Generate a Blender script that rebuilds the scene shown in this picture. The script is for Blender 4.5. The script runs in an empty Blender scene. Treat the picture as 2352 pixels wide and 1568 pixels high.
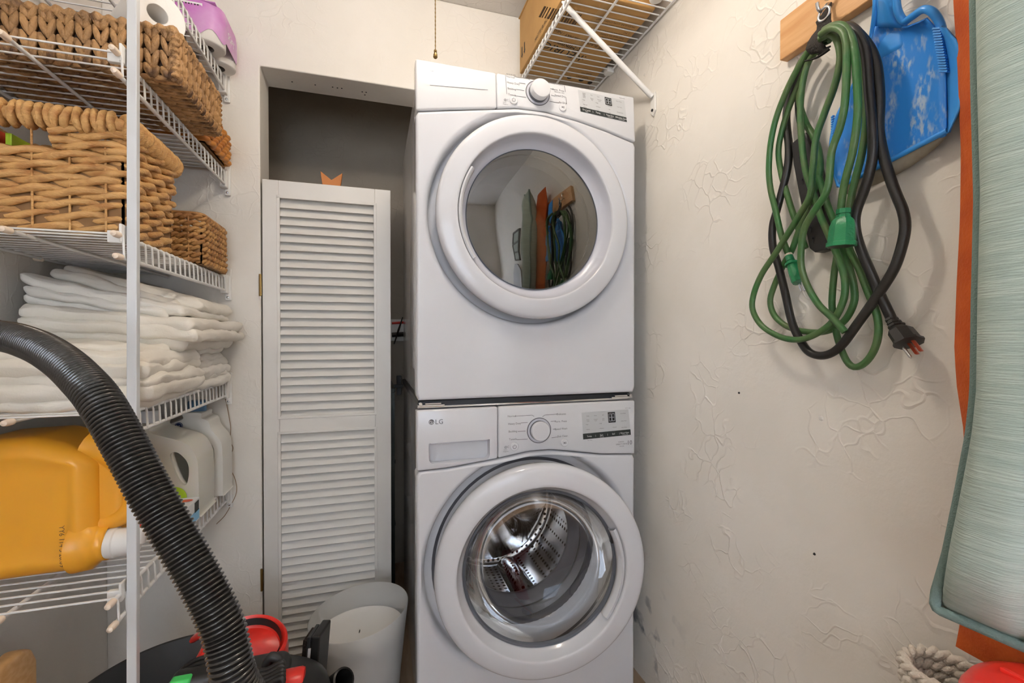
import bpy, bmesh, math, random
import numpy as np
from mathutils import Vector, noise

# ------------------------------------------------------------------ camera, world, lights, exposure
SC = bpy.context.scene
COL = SC.collection
F_PX, YAW, PIT, H = 1045.0, 0.2967, -0.0097, 1.17
cam_d = bpy.data.cameras.new('camera')
cam = bpy.data.objects.new('camera', cam_d); COL.objects.link(cam)
cam.location = (0, 0, H)
cam.rotation_euler = (math.pi / 2 + PIT, 0, -YAW)
cam_d.sensor_width = 36.0; cam_d.lens = F_PX / 2352 * 36.0
cam_d.clip_start = 0.02; cam_d.clip_end = 60
SC.camera = cam
SC.view_settings.view_transform = 'Standard'
SC.view_settings.look = 'None'
SC.view_settings.gamma = 1.0
SC.view_settings.use_curve_mapping = False
SC.view_settings.exposure = 0.34
W = bpy.data.worlds.new('sky'); SC.world = W; W.use_nodes = True
W.node_tree.nodes['Background'].inputs[0].default_value = (0.62, 0.78, 1.0, 1)
W.node_tree.nodes['Background'].inputs[1].default_value = 1.2

def light(name, kind, loc, power, color, size=0.1, size_y=None, rot=(0, 0, 0)):
    d = bpy.data.lights.new(name, kind); d.energy = power; d.color = color
    if kind == 'AREA':
        d.shape = 'RECTANGLE'; d.size = size; d.size_y = size_y or size
    else:
        d.shadow_soft_size = size
    o = bpy.data.objects.new(name, d); COL.objects.link(o); o.location = loc; o.rotation_euler = rot
    return o

LAMP = (0.21, 0.86, 2.36)
lamp_light = light('lamp_bulb_light', 'POINT', LAMP, 9.5, (1.0, 0.88, 0.74), 0.05)
# daylight through the window behind the camera
window_light = light('window_daylight', 'AREA', (-0.25, -1.62, 1.45), 235, (0.88, 0.92, 1.0), 0.95, 1.25, (math.pi / 2, 0, math.pi))

# ------------------------------------------------------------------ helpers
def at(u, v, X=None, Y=None, Z=None, D=None):
    """photo pixel -> point on the plane X / Y / Z = const (world) or at optical depth D"""
    a = (u - 1176) / F_PX; b = -(v - 784) / F_PX
    d = math.cos(PIT) - b * math.sin(PIT); up = math.sin(PIT) + b * math.cos(PIT)
    r = (a * math.cos(YAW) + d * math.sin(YAW), -a * math.sin(YAW) + d * math.cos(YAW), up)
    if X is not None: t = X / r[0]
    elif Y is not None: t = Y / r[1]
    elif Z is not None: t = (Z - H) / r[2]
    else: t = D
    return np.array([r[0] * t, r[1] * t, r[2] * t + H])

def wloc(o):
    p = np.zeros(3)
    while o is not None:
        p = p + np.array(o.location[:]); o = o.parent
    return p

def tag(o, label=None, cat=None, group=None, kind=None):
    if label: o['label'] = label
    if cat: o['category'] = cat
    if group: o['group'] = group
    if kind: o['kind'] = kind
    return o

def thing(name, label, cat, loc=(0, 0, 0), group=None, kind=None):
    o = bpy.data.objects.new(name, None); COL.objects.link(o); o.location = loc
    o.empty_display_size = 0.05
    return tag(o, label, cat, group, kind)

def link(name, me, parent=None, loc=None):
    o = bpy.data.objects.new(name, me); COL.objects.link(o)
    if parent is not None: o.parent = parent
    if loc is not None: o.location = loc
    return o

class MB:
    def __init__(s): s.V = []; s.F = []; s.n = 0
    def add(s, v, f):
        v = np.asarray(v, float).reshape(-1, 3)
        s.V.append(v); s.F += [tuple(i + s.n for i in q) for q in f]; s.n += len(v); return s
    def box(s, x0, x1, y0, y1, z0, z1):
        v = [(x, y, z) for x in (x0, x1) for y in (y0, y1) for z in (z0, z1)]
        return s.add(v, [(0, 1, 3, 2), (4, 6, 7, 5), (0, 4, 5, 1), (2, 3, 7, 6), (0, 2, 6, 4), (1, 5, 7, 3)])
    def hexa(s, p):  # 8 points: bottom 4 ccw, top 4 ccw
        return s.add(p, [(3, 2, 1, 0), (4, 5, 6, 7), (0, 1, 5, 4), (1, 2, 6, 5), (2, 3, 7, 6), (3, 0, 4, 7)])
    def grid(s, P, cu=False, cv=False, capu=False):
        P = np.asarray(P, float); m, k = P.shape[:2]; f = []
        for i in range(m if cu else m - 1):
            for j in range(k if cv else k - 1):
                a, b = i, (i + 1) % m; c, d = j, (j + 1) % k
                f.append((a * k + c, a * k + d, b * k + d, b * k + c))
        if capu:
            f.append(tuple(range(k - 1, -1, -1))); f.append(tuple((m - 1) * k + j for j in range(k)))
        return s.add(P, f)
    def tube(s, path, r, n=8, closed=False, caps=True, flat=1.0, up0=None):
        p = np.asarray(path, float); m = len(p)
        t = (np.roll(p, -1, 0) - np.roll(p, 1, 0)) if closed else np.gradient(p, axis=0)
        t /= np.linalg.norm(t, axis=1)[:, None] + 1e-12
        up = np.array(up0, float) if up0 is not None else (np.array([0, 0, 1.]) if abs(t[0][2]) < .9 else np.array([1., 0, 0]))
        N = np.zeros_like(p)
        c = up - t[0] * up.dot(t[0]); N[0] = c / np.linalg.norm(c)
        for i in range(1, m):
            c = N[i - 1] - t[i] * N[i - 1].dot(t[i]); N[i] = c / (np.linalg.norm(c) + 1e-12)
        B = np.cross(t, N)
        a = np.arange(n) * 2 * math.pi / n
        r = np.broadcast_to(np.asarray(r, float), (m,))
        P = p[:, None] + r[:, None, None] * (np.cos(a)[None, :, None] * N[:, None] * flat + np.sin(a)[None, :, None] * B[:, None])
        return s.grid(P, cu=closed, cv=True, capu=caps and not closed)
    def lathe(s, prof, n=32, c=(0, 0, 0), ax='z', a0=0.0, a1=None, sx=1.0, sy=1.0):
        c = np.array(c, float); full = a1 is None
        a = (np.arange(n) * 2 * math.pi / n) if full else np.linspace(a0, a1, n)
        if not isinstance(ax, str):
            v = np.array(ax, float) / np.linalg.norm(ax); e = ((-v[1], v[0], 0) / np.hypot(v[0], v[1]), (0, 0, 1), v)
        else: e = {'z': ((1, 0, 0), (0, 1, 0), (0, 0, 1)), 'y': ((1, 0, 0), (0, 0, 1), (0, 1, 0)), 'x': ((0, 1, 0), (0, 0, 1), (1, 0, 0))}[ax]
        e1, e2, e3 = [np.array(q, float) for q in e]
        P = np.array([[c + r * (np.cos(t) * e1 * sx + np.sin(t) * e2 * sy) + h * e3 for t in a] for r, h in prof])
        return s.grid(P, cv=full)
    def rbox(s, c, size, r, n=6, k=4, fn=None):
        """rounded box; n flat cells and k corner cells per side; fn(p, u) deforms each point"""
        c = np.array(c, float); hs = np.array(size, float) / 2; r = min(r, hs.min() * .999)
        Ls = []
        for h in hs:
            li = (h - r) / h
            co = [li + (1 - li) * math.tan(q / k * math.pi / 4) for q in range(1, k + 1)]
            Ls.append([-q for q in co[::-1]] + list(np.linspace(-li, li, n + 1)) + co)
        seen = {}; V = []; Fs = []
        def vid(u):
            q = tuple(np.round(u, 7))
            if q not in seen:
                p = np.array(u) * hs; inn = np.clip(p, -(hs - r), hs - r); d = p - inn
                p = inn + r * d / (np.linalg.norm(d) + 1e-12) + c
                seen[q] = len(V); V.append(fn(p, np.array(u)) if fn else p)
            return seen[q]
        for ax in range(3):
            A, B = Ls[(ax + 1) % 3], Ls[(ax + 2) % 3]
            for sg in (-1, 1):
                for i in range(len(A) - 1):
                    for j in range(len(B) - 1):
                        q = []
                        for (a, b) in ((i, j), (i + 1, j), (i + 1, j + 1), (i, j + 1)):
                            u = [0, 0, 0]; u[ax] = sg; u[(ax + 1) % 3] = A[a]; u[(ax + 2) % 3] = B[b]
                            q.append(vid(u))
                        Fs.append(tuple(q if sg > 0 else q[::-1]))
        return s.add(V, Fs)
    def prism(s, poly, d0, d1, ax='y'):
        """extrude polygon (2d) between depth d0 and d1 along axis; y: (x,z); x: (y,z); z: (x,y)"""
        k = len(poly)
        mk = {'y': lambda p, d: (p[0], d, p[1]), 'x': lambda p, d: (d, p[0], p[1]), 'z': lambda p, d: (p[0], p[1], d)}[ax]
        v = [mk(p, d0) for p in poly] + [mk(p, d1) for p in poly]
        f = [tuple(range(k)), tuple(range(2 * k - 1, k - 1, -1))] + [(i, k + i, k + (i + 1) % k, (i + 1) % k) for i in range(k)]
        return s.add(v, f)
    def build(s, name, mat, parent=None, smooth=None, bevel=0, seg=2, local=False, sub=0, kind=None, label=None):
        V = np.concatenate(s.V)
        if parent is not None and not local: V = V - wloc(parent)
        me = bpy.data.meshes.new(name); me.from_pydata(V.tolist(), [], s.F); me.update()
        bm = bmesh.new(); bm.from_mesh(me)
        bmesh.ops.recalc_face_normals(bm, faces=bm.faces)
        if bevel:
            ed = [e for e in bm.edges if len(e.link_faces) == 2 and e.calc_face_angle(0) > .5]
            bmesh.ops.bevel(bm, geom=ed, offset=bevel, segments=seg, affect='EDGES', profile=.5, clamp_overlap=True)
        bm.to_mesh(me); bm.free()
        if smooth is not None:
            me.polygons.foreach_set('use_smooth', [True] * len(me.polygons))
            me.set_sharp_from_angle(angle=math.radians(smooth))
        me.materials.append(mat)
        o = link(name, me, parent)
        if sub:
            m = o.modifiers.new('sub', 'SUBSURF'); m.levels = sub; m.render_levels = sub
        if kind: o['kind'] = kind
        if label: o['label'] = label
        return o

def share(o, parent, loc, rot=(0, 0, 0), scale=(1, 1, 1)):
    c = o.copy(); COL.objects.link(c); c.parent = parent; c.location = loc; c.rotation_euler = rot; c.scale = scale
    return c

def carve(o, mb):
    """boolean-cut a shape out of an object, result baked into its mesh"""
    cut = mb.build('cutter', o.data.materials[0], o.parent)
    m = o.modifiers.new('b', 'BOOLEAN'); m.object = cut; m.operation = 'DIFFERENCE'; m.solver = 'EXACT'
    bpy.context.view_layer.update()
    dg = bpy.context.evaluated_depsgraph_get()
    me = bpy.data.meshes.new_from_object(o.evaluated_get(dg))
    o.modifiers.clear(); o.data = me
    bpy.data.objects.remove(cut)
    me.polygons.foreach_set('use_smooth', [True] * len(me.polygons)); me.set_sharp_from_angle(angle=math.radians(35))
    return o

def spline(pts, n=8, closed=False):
    """Catmull-Rom through points"""
    p = np.asarray(pts, float); m = len(p); out = []
    for i in range(m if closed else m - 1):
        g = (lambda k: p[k % m]) if closed else (lambda k: p[min(max(k, 0), m - 1)])
        p0, p1, p2, p3 = g(i - 1), g(i), g(i + 1), g(i + 2)
        for k in range(n):
            t = k / n
            out.append(.5 * (2 * p1 + (p2 - p0) * t + (2 * p0 - 5 * p1 + 4 * p2 - p3) * t * t + (3 * p1 - p0 - 3 * p2 + p3) * t ** 3))
    if not closed: out.append(p[-1])
    return np.array(out)

def resample(p, step, closed=False):
    p = np.asarray(p, float)
    if closed: p = np.vstack([p, p[:1]])
    d = np.r_[0, np.cumsum(np.linalg.norm(np.diff(p, axis=0), axis=1))]
    k = max(2, int(d[-1] / step))
    t = np.linspace(0, d[-1], k + 1)
    if closed: t = t[:-1]
    return np.stack([np.interp(t, d, p[:, i]) for i in range(3)], 1)

def rrect(x0, x1, y0, y1, r, n=5):
    out = []
    for cx, cy, a in ((x1 - r, y1 - r, 0), (x0 + r, y1 - r, 90), (x0 + r, y0 + r, 180), (x1 - r, y0 + r, 270)):
        for k in range(n + 1):
            t = math.radians(a + 90 * k / n); out.append((cx + r * math.cos(t), cy + r * math.sin(t)))
    return out

def writing(items, mat, parent, name='lettering', extrude=0.0):
    """items: (string, size, origin, right, up, align); joined into one flat lettering mesh"""
    mb = MB(); dg = None
    for it in items:
        st, size, o, ri, up, al = it[:6]
        cu = bpy.data.curves.new('t', 'FONT'); cu.body = st; cu.size = size; cu.align_x = al; cu.resolution_u = 2
        to = bpy.data.objects.new('t', cu); COL.objects.link(to)
        bpy.context.view_layer.update()
        me = bpy.data.meshes.new_from_object(to.evaluated_get(bpy.context.evaluated_depsgraph_get()))
        v = np.array([q.co[:] for q in me.vertices]).reshape(-1, 3)
        ri = np.array(ri, float); up = np.array(up, float)
        if len(it) > 6 and len(v): v = v * (it[6] / max(1e-6, v[:, 0].max() - v[:, 0].min()))
        if len(v): mb.add(np.array(o)[None] + v[:, :1] * ri + v[:, 1:2] * up, [tuple(q.vertices) for q in me.polygons])
        bpy.data.objects.remove(to); bpy.data.curves.remove(cu); bpy.data.meshes.remove(me)
    return mb.build(name, mat, parent, kind='stuff')

# ------------------------------------------------------------------ materials
def nt(m):
    return m.node_tree.nodes, m.node_tree.links

def mat(name, col, rough=.5, metal=0.0, spec=.5, col2=None, nscale=8, bump=0.0, bscale=60, coat=0.0, stretch=(1, 1, 1), trans=0.0, rnd=0.0, sheen=0, detail=4, lo=.35, hi=.65, sss=0):
    m = bpy.data.materials.new(name); m.use_nodes = True; N, L = nt(m); b = N['Principled BSDF']
    b.inputs['Base Color'].default_value = (*col, 1); b.inputs['Roughness'].default_value = rough
    b.inputs['Metallic'].default_value = metal; b.inputs['Specular IOR Level'].default_value = spec
    b.inputs['Coat Weight'].default_value = coat; b.inputs['Coat Roughness'].default_value = .05
    b.inputs['Transmission Weight'].default_value = trans
    if sheen: b.inputs['Sheen Weight'].default_value = sheen
    if sss: b.inputs['Subsurface Weight'].default_value = sss; b.inputs['Subsurface Radius'].default_value = (.02, .015, .01)
    tc = N.new('ShaderNodeTexCoord'); mp = N.new('ShaderNodeMapping'); mp.inputs['Scale'].default_value = stretch
    L.new(tc.outputs['Object'], mp.inputs['Vector'])
    if col2 is not None:
        t = N.new('ShaderNodeTexNoise'); t.inputs['Scale'].default_value = nscale; t.inputs['Detail'].default_value = detail
        L.new(mp.outputs[0], t.inputs['Vector'])
        r = N.new('ShaderNodeMapRange'); r.inputs[1].default_value = lo; r.inputs[2].default_value = hi
        L.new(t.outputs['Fac'], r.inputs[0])
        fac = r.outputs[0]
        if rnd:
            oi = N.new('ShaderNodeObjectInfo'); ma = N.new('ShaderNodeMath'); ma.operation = 'MULTIPLY_ADD'; ma.use_clamp = True
            L.new(oi.outputs['Random'], ma.inputs[0]); ma.inputs[1].default_value = rnd
            sb = N.new('ShaderNodeMath'); sb.operation = 'SUBTRACT'; L.new(fac, sb.inputs[0]); sb.inputs[1].default_value = rnd / 2
            L.new(sb.outputs[0], ma.inputs[2]); fac = ma.outputs[0]
        mx = N.new('ShaderNodeMix'); mx.data_type = 'RGBA'; mx.inputs[6].default_value = (*col, 1); mx.inputs[7].default_value = (*col2, 1)
        L.new(fac, mx.inputs[0]); L.new(mx.outputs[2], b.inputs['Base Color'])
    if bump:
        t2 = N.new('ShaderNodeTexNoise'); t2.inputs['Scale'].default_value = bscale; t2.inputs['Detail'].default_value = 5
        L.new(mp.outputs[0], t2.inputs['Vector'])
        bp = N.new('ShaderNodeBump'); bp.inputs['Strength'].default_value = bump; bp.inputs['Distance'].default_value = .01
        L.new(t2.outputs['Fac'], bp.inputs['Height']); L.new(bp.outputs[0], b.inputs['Normal'])
    return m

def plaster(name, col, col2, crack=.5):
    m = mat(name, col, .62, col2=col2, nscale=3.0, spec=.3); N, L = nt(m); b = N['Principled BSDF']
    tc = N['Texture Coordinate']
    n1 = N.new('ShaderNodeTexNoise'); n1.inputs['Scale'].default_value = 9; n1.inputs['Detail'].default_value = 8
    n1.inputs['Roughness'].default_value = .6
    n2 = N.new('ShaderNodeTexNoise'); n2.inputs['Scale'].default_value = 5; n2.inputs['Detail'].default_value = 3
    mixv = N.new('ShaderNodeMix'); mixv.data_type = 'VECTOR'; mixv.inputs[0].default_value = .22
    L.new(tc.outputs['Object'], n2.inputs['Vector']); L.new(tc.outputs['Object'], n1.inputs['Vector'])
    L.new(tc.outputs['Object'], mixv.inputs[4]); L.new(n2.outputs['Color'], mixv.inputs[5])
    vo = N.new('ShaderNodeTexVoronoi'); vo.feature = 'DISTANCE_TO_EDGE'; vo.inputs['Scale'].default_value = 21
    L.new(mixv.outputs[1], vo.inputs['Vector'])
    r = N.new('ShaderNodeMapRange'); r.inputs[1].default_value = 0; r.inputs[2].default_value = .06; r.inputs[3].default_value = 1; r.inputs[4].default_value = 0
    L.new(vo.outputs['Distance'], r.inputs[0])
    pm = N.new('ShaderNodeTexNoise'); pm.inputs['Scale'].default_value = 4.5; L.new(tc.outputs['Object'], pm.inputs['Vector'])
    r2 = N.new('ShaderNodeMapRange'); r2.inputs[1].default_value = .5; r2.inputs[2].default_value = .62; L.new(pm.outputs['Fac'], r2.inputs[0])
    mu = N.new('ShaderNodeMath'); mu.operation = 'MULTIPLY'; L.new(r.outputs[0], mu.inputs[0]); L.new(r2.outputs[0], mu.inputs[1])
    ad = N.new('ShaderNodeMath'); ad.operation = 'MULTIPLY_ADD'; L.new(mu.outputs[0], ad.inputs[0]); ad.inputs[1].default_value = crack; L.new(n1.outputs['Fac'], ad.inputs[2])
    bp = N.new('ShaderNodeBump'); bp.inputs['Strength'].default_value = .32; bp.inputs['Distance'].default_value = .012
    L.new(ad.outputs[0], bp.inputs['Height']); L.new(bp.outputs[0], b.inputs['Normal'])
    return m

def glassy(name, tint, gloss=.12, rough=0.0, base=1.0):
    """thin pane: tinted see-through surface with a fresnel reflection"""
    m = bpy.data.materials.new(name); m.use_nodes = True; N, L = nt(m); N.remove(N['Principled BSDF'])
    out = N['Material Output']; t = N.new('ShaderNodeBsdfTransparent'); t.inputs[0].default_value = (*tint, 1)
    g = N.new('ShaderNodeBsdfGlossy'); g.inputs['Roughness'].default_value = rough; g.inputs[0].default_value = (1, 1, 1, 1)
    fr = N.new('ShaderNodeFresnel'); fr.inputs[0].default_value = 1.5
    ma = N.new('ShaderNodeMath'); ma.operation = 'MULTIPLY_ADD'; ma.use_clamp = True; L.new(fr.outputs[0], ma.inputs[0]); ma.inputs[1].default_value = base; ma.inputs[2].default_value = gloss
    mx = N.new('ShaderNodeMixShader'); L.new(ma.outputs[0], mx.inputs[0]); L.new(t.outputs[0], mx.inputs[1]); L.new(g.outputs[0], mx.inputs[2])
    L.new(mx.outputs[0], out.inputs[0])
    return m

M = {}
M['wall'] = plaster('wall_plaster', (.86, .825, .765), (.80, .765, .70), .2)
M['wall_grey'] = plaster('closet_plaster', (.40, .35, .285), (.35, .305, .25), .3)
M['ceil'] = plaster('ceiling_plaster', (.72, .69, .65), (.66, .63, .59), .3)
M['floor'] = mat('floor_vinyl', (.30, .20, .12), .5, col2=(.42, .30, .20), nscale=6, stretch=(6, 1, 1))
M['paint'] = mat('white_paint', (.78, .76, .715), .38, col2=(.75, .73, .69), nscale=5)
M['enamel'] = mat('white_enamel', (.645, .655, .69), .14, spec=.5, coat=.3)
M['enamel_panel'] = mat('panel_plastic', (.64, .65, .675), .11, spec=.5)
M['bezel'] = mat('bezel_reflection_tint', (.54, .55, .61), .25)  # lavender grey stands in for the reflection on the dryer door bezel
M['seal'] = mat('grey_seal', (.10, .11, .13), .5)
M['dark'] = mat('dark_recess', (.02, .022, .027), .5)
M['print'] = mat('grey_print', (.10, .10, .115), .6)
M['print_w'] = mat('white_print', (.85, .86, .86), .5)
M['lcd'] = mat('display_black', (.012, .014, .016), .2)
M['lcd_seg'] = mat('display_segment', (.45, .47, .5), .4)
M['silver_panel'] = mat('silver_panel', (.56, .58, .60), .3, metal=.15)
M['panel_black'] = mat('panel_black', (.018, .026, .028), .3)
M['chrome'] = mat('chrome', (.75, .75, .76), .12, metal=1)
M['steel'] = mat('drum_steel', (.82, .83, .85), .13, metal=1)
M['rubber'] = mat('gasket_rubber', (.10, .10, .115), .32)
M['wire'] = mat('white_wire', (.80, .80, .79), .35)
M['cap'] = mat('cream_rubber', (.86, .72, .58), .55)
M['bracket'] = mat('white_plastic', (.82, .81, .78), .4)
M['pole'] = mat('pole_metal', (.70, .72, .74), .35, metal=.15)
M['reed_dark'] = mat('dark_reed', (.47, .26, .105), .5, col2=(.085, .035, .013), nscale=34, bump=.7, bscale=140, rnd=.55, lo=.44, hi=.68, stretch=(1, 1, .6))
M['reed_shadow'] = mat('reed_gap_shade', (.05, .026, .014), .8)
M['reed_tan'] = mat('tan_reed', (.66, .38, .14), .5, col2=(.42, .18, .05), nscale=28, bump=.45, bscale=150, stretch=(1, 1, 2.5), lo=.45, hi=.75)
M['reed_tan_core'] = mat('tan_core', (.26, .14, .055), .8)
M['reed_small'] = mat('honey_reed', (.55, .30, .10), .5, col2=(.34, .15, .045), nscale=30, bump=.45, bscale=150)
M['reed_orange'] = mat('orange_wicker', (.66, .28, .05), .5, col2=(.45, .16, .03), nscale=20, bump=.2)
M['cloth'] = mat('cream_cotton', (.86, .82, .73), .85, bump=.12, bscale=300, col2=(.82, .77, .68), nscale=9, sheen=.2)
M['cloth_white'] = mat('white_cotton', (.87, .84, .77), .85, bump=.12, bscale=300, sheen=.2)
M['thread'] = mat('grey_thread', (.25, .25, .27), .8)
M['hose'] = mat('black_hose', (.020, .018, .017), .20, spec=.7)
M['black'] = mat('black_plastic', (.018, .018, .018), .38)
M['black_soft'] = mat('charcoal_plastic', (.03, .032, .033), .5)
M['red'] = mat('red_plastic', (.72, .028, .018), .3)
M['green_btn'] = mat('green_button', (.06, .55, .12), .35)
M['yellow'] = mat('yellow_plastic', (.86, .40, .03), .34, sss=.15)
M['white_pl'] = mat('glossy_white_plastic', (.84, .83, .80), .3)
M['white_btl'] = mat('white_bottle', (.78, .77, .72), .36)
M['clear_btl'] = mat('milky_bottle', (.70, .69, .62), .36, sss=.2)
M['blue_cap'] = mat('blue_cap', (.08, .20, .36), .35)
M['label_blue'] = mat('label_blue', (.02, .20, .42), .35)
M['label_navy'] = mat('label_navy', (.01, .03, .14), .35)
M['label_sky'] = mat('label_sky', (.20, .55, .85), .35)
M['label_purple'] = mat('label_purple', (.13, .10, .55), .35)
M['label_green'] = mat('label_green', (.42, .62, .03), .35)
M['label_white'] = mat('label_white', (.80, .82, .84), .35)
M['label_orange'] = mat('label_orange', (.80, .42, .12), .35)
M['label_red'] = mat('label_red', (.80, .10, .04), .35)
M['ink'] = mat('black_ink', (.02, .018, .016), .6)
M['ink_brown'] = mat('brown_ink', (.10, .06, .03), .7)
M['carton'] = mat('cardboard', (.50, .29, .10), .7, col2=(.44, .25, .085), nscale=10, bump=.08, bscale=120)
M['tape'] = mat('packing_tape', (.52, .33, .14), .2)
M['paper'] = mat('white_paper', (.82, .79, .75), .9, bump=.1, bscale=200)
M['wrap'] = mat('purple_wrap', (.52, .11, .50), .2, col2=(.66, .36, .66), nscale=9)
M['wrap2'] = mat('deep_purple_wrap', (.33, .03, .36), .2)
M['pine'] = mat('pine_wood', (.72, .42, .19), .45, col2=(.60, .30, .11), nscale=5, stretch=(14, 1.2, 14), bump=.1, bscale=40)
M['pine_warm'] = mat('warm_pine', (.88, .54, .23), .38, col2=(.78, .42, .15), nscale=7, stretch=(2, 8, 14))
M['star'] = mat('orange_stained_wood', (.50, .17, .03), .5)
M['green_cord'] = mat('green_cord', (.030, .135, .032), .42, col2=(.09, .15, .05), nscale=18, bump=.15, bscale=90)
M['green_plug'] = mat('green_connector', (.015, .20, .075), .35, bump=.3, bscale=70)
M['black_cord'] = mat('black_cord', (.016, .015, .014), .38)
M['strap'] = mat('black_webbing', (.022, .018, .016), .7, bump=.6, bscale=260)
M['copper'] = mat('copper_prong', (.50, .10, .05), .3, metal=.7)
M['zinc'] = mat('zinc', (.62, .62, .62), .25, metal=1)
M['brass'] = mat('old_brass', (.36, .24, .09), .35, metal=1)
M['blue'] = mat('blue_plastic', (.03, .25, .76), .3, col2=(.42, .55, .72), nscale=17, lo=.47, hi=.62, detail=6, stretch=(1, 2.4, 1))
N, L = nt(M['blue']); _n = N.new('ShaderNodeTexNoise'); _n.inputs['Scale'].default_value = 75; _n.inputs['Detail'].default_value = 8
L.new(N['Mapping'].outputs[0], _n.inputs['Vector']); _r = N.new('ShaderNodeMapRange'); _r.inputs[1].default_value = .44; _r.inputs[2].default_value = .62
L.new(_n.outputs['Fac'], _r.inputs[0]); _m = N.new('ShaderNodeMath'); _m.operation = 'MULTIPLY'; _mx = N['Mix']
L.new(_mx.inputs[0].links[0].from_socket, _m.inputs[0]); L.new(_r.outputs[0], _m.inputs[1]); L.new(_m.outputs[0], _mx.inputs[0])
M['blue_clean'] = mat('blue_plastic_clean', (.045, .31, .82), .3)
M['lip'] = mat('dirty_rubber_lip', (.40, .36, .28), .6, col2=(.26, .23, .18), nscale=25)
M['teal'] = mat('teal_fabric', (.47, .56, .50), .9, col2=(.39, .48, .43), nscale=8, stretch=(1, 1.5, 20), bump=.4, bscale=24)
M['teal_pipe'] = mat('teal_piping', (.20, .29, .27), .9, bump=.4, bscale=400)
M['orange_fab'] = mat('orange_velvet', (.62, .115, .012), .85, col2=(.52, .08, .008), nscale=20, bump=.25, bscale=220)
M['frost'] = mat('frosted_plastic', (.86, .86, .84), .3, trans=.40)
M['rope'] = mat('white_rope', (.80, .74, .65), .9, bump=.4, bscale=200)
M['green_metal'] = mat('dark_green_metal', (.010, .022, .022), .3, metal=.2)
M['twine'] = mat('tan_twine', (.30, .19, .10), .8)
M['glass_dryer'] = glassy('smoked_glass', (.40, .37, .28), .13)
M['glass_clear'] = glassy('clear_glass', (.86, .87, .88), .02, base=.5)
M['winglass'] = glassy('window_glass', (.95, .97, 1), .02)
bulb = bpy.data.materials.new('bulb'); bulb.use_nodes = True
bulb.node_tree.nodes['Principled BSDF'].inputs['Emission Color'].default_value = (1, .88, .7, 1)
bulb.node_tree.nodes['Principled BSDF'].inputs['Emission Strength'].default_value = 30
M['bulb'] = bulb

# ------------------------------------------------------------------ the room
XL, XR, YB, YR, ZC = -0.816, 0.88, 1.76, -1.6, 2.46      # left wall, right wall, back wall, rear wall, ceiling
NX, NZ, NY = -0.370, 2.104, 1.90                          # closet opening: left jamb, lintel, inner depth
CB = 2.42                                                 # closet back wall
def struct(name, mb, m, parent=None, **k):
    o = mb.build(name, m, parent, **k)
    if parent is None: o['kind'] = 'structure'
    return o
struct('floor', MB().box(XL - .1, XR + .1, YR - .1, CB + .1, -.06, 0), M['floor'])
struct('ceiling', MB().box(XL - .1, XR + .1, YR - .1, CB + .1, ZC, ZC + .06), M['ceil'])
struct('wall_left', MB().box(XL - .1, XL, YR - .1, YB + .14, 0, ZC), M['wall'])
wr_m = plaster('right_wall_plaster', (.86, .825, .765), (.80, .765, .70), .7)
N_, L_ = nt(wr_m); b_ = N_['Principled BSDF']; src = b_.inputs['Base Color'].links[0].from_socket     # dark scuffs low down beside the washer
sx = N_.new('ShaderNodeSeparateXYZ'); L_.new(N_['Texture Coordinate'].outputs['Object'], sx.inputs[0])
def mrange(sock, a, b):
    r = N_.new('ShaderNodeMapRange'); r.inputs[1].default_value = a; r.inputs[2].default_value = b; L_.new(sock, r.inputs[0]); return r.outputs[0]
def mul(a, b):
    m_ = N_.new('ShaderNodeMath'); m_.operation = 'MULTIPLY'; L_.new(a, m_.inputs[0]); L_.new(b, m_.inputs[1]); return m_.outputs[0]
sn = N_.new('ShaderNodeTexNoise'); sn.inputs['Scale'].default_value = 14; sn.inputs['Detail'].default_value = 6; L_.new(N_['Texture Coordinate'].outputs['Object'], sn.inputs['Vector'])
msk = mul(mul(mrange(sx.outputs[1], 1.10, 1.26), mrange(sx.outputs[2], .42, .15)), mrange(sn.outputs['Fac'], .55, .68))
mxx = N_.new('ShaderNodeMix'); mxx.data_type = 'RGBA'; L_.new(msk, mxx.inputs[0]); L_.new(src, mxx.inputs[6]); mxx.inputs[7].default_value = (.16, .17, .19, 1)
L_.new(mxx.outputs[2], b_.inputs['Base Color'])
struct('wall_right', MB().box(XR, XR + .1, YR - .1, CB, 0, ZC), wr_m)
# wall with the closet opening: left pier and lintel in one profile
pts = [(XL, 0), (NX, 0), (NX, NZ), (XR, NZ), (XR, ZC), (XL, ZC)]
wb = struct('wall_back', MB().prism(pts, YB, NY, 'y'), M['wall'], bevel=.004)
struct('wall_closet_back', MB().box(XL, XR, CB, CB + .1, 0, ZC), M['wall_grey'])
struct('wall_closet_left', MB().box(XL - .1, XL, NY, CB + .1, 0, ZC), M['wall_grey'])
# rear wall with a window, behind the camera
wx0, wx1, wz0, wz1 = -.74, .24, .8, 2.1
rw = MB().box(XL, wx0, YR - .1, YR, 0, ZC).box(wx1, XR, YR - .1, YR, 0, ZC).box(wx0, wx1, YR - .1, YR, 0, wz0).box(wx0, wx1, YR - .1, YR, wz1, ZC)
struct('wall_rear', rw, M['wall'])
wn = thing('window_1', 'white framed sash window behind', None, (wx0, YR, wz0), kind='structure')
fr = MB()
for a in ((wx0, wx0 + .05, wz0, wz1), (wx1 - .05, wx1, wz0, wz1), (wx0, wx1, wz0, wz0 + .05), (wx0, wx1, wz1 - .05, wz1), (wx0, wx1, 1.43, 1.47)):
    fr.box(a[0], a[1], YR - .06, YR + .012, a[2], a[3])
fr.build('window_frame', M['paint'], wn)
MB().box(wx0 + .05, wx1 - .05, YR - .03, YR - .026, wz0 + .05, wz1 - .05).build('pane', M['winglass'], wn)
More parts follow.
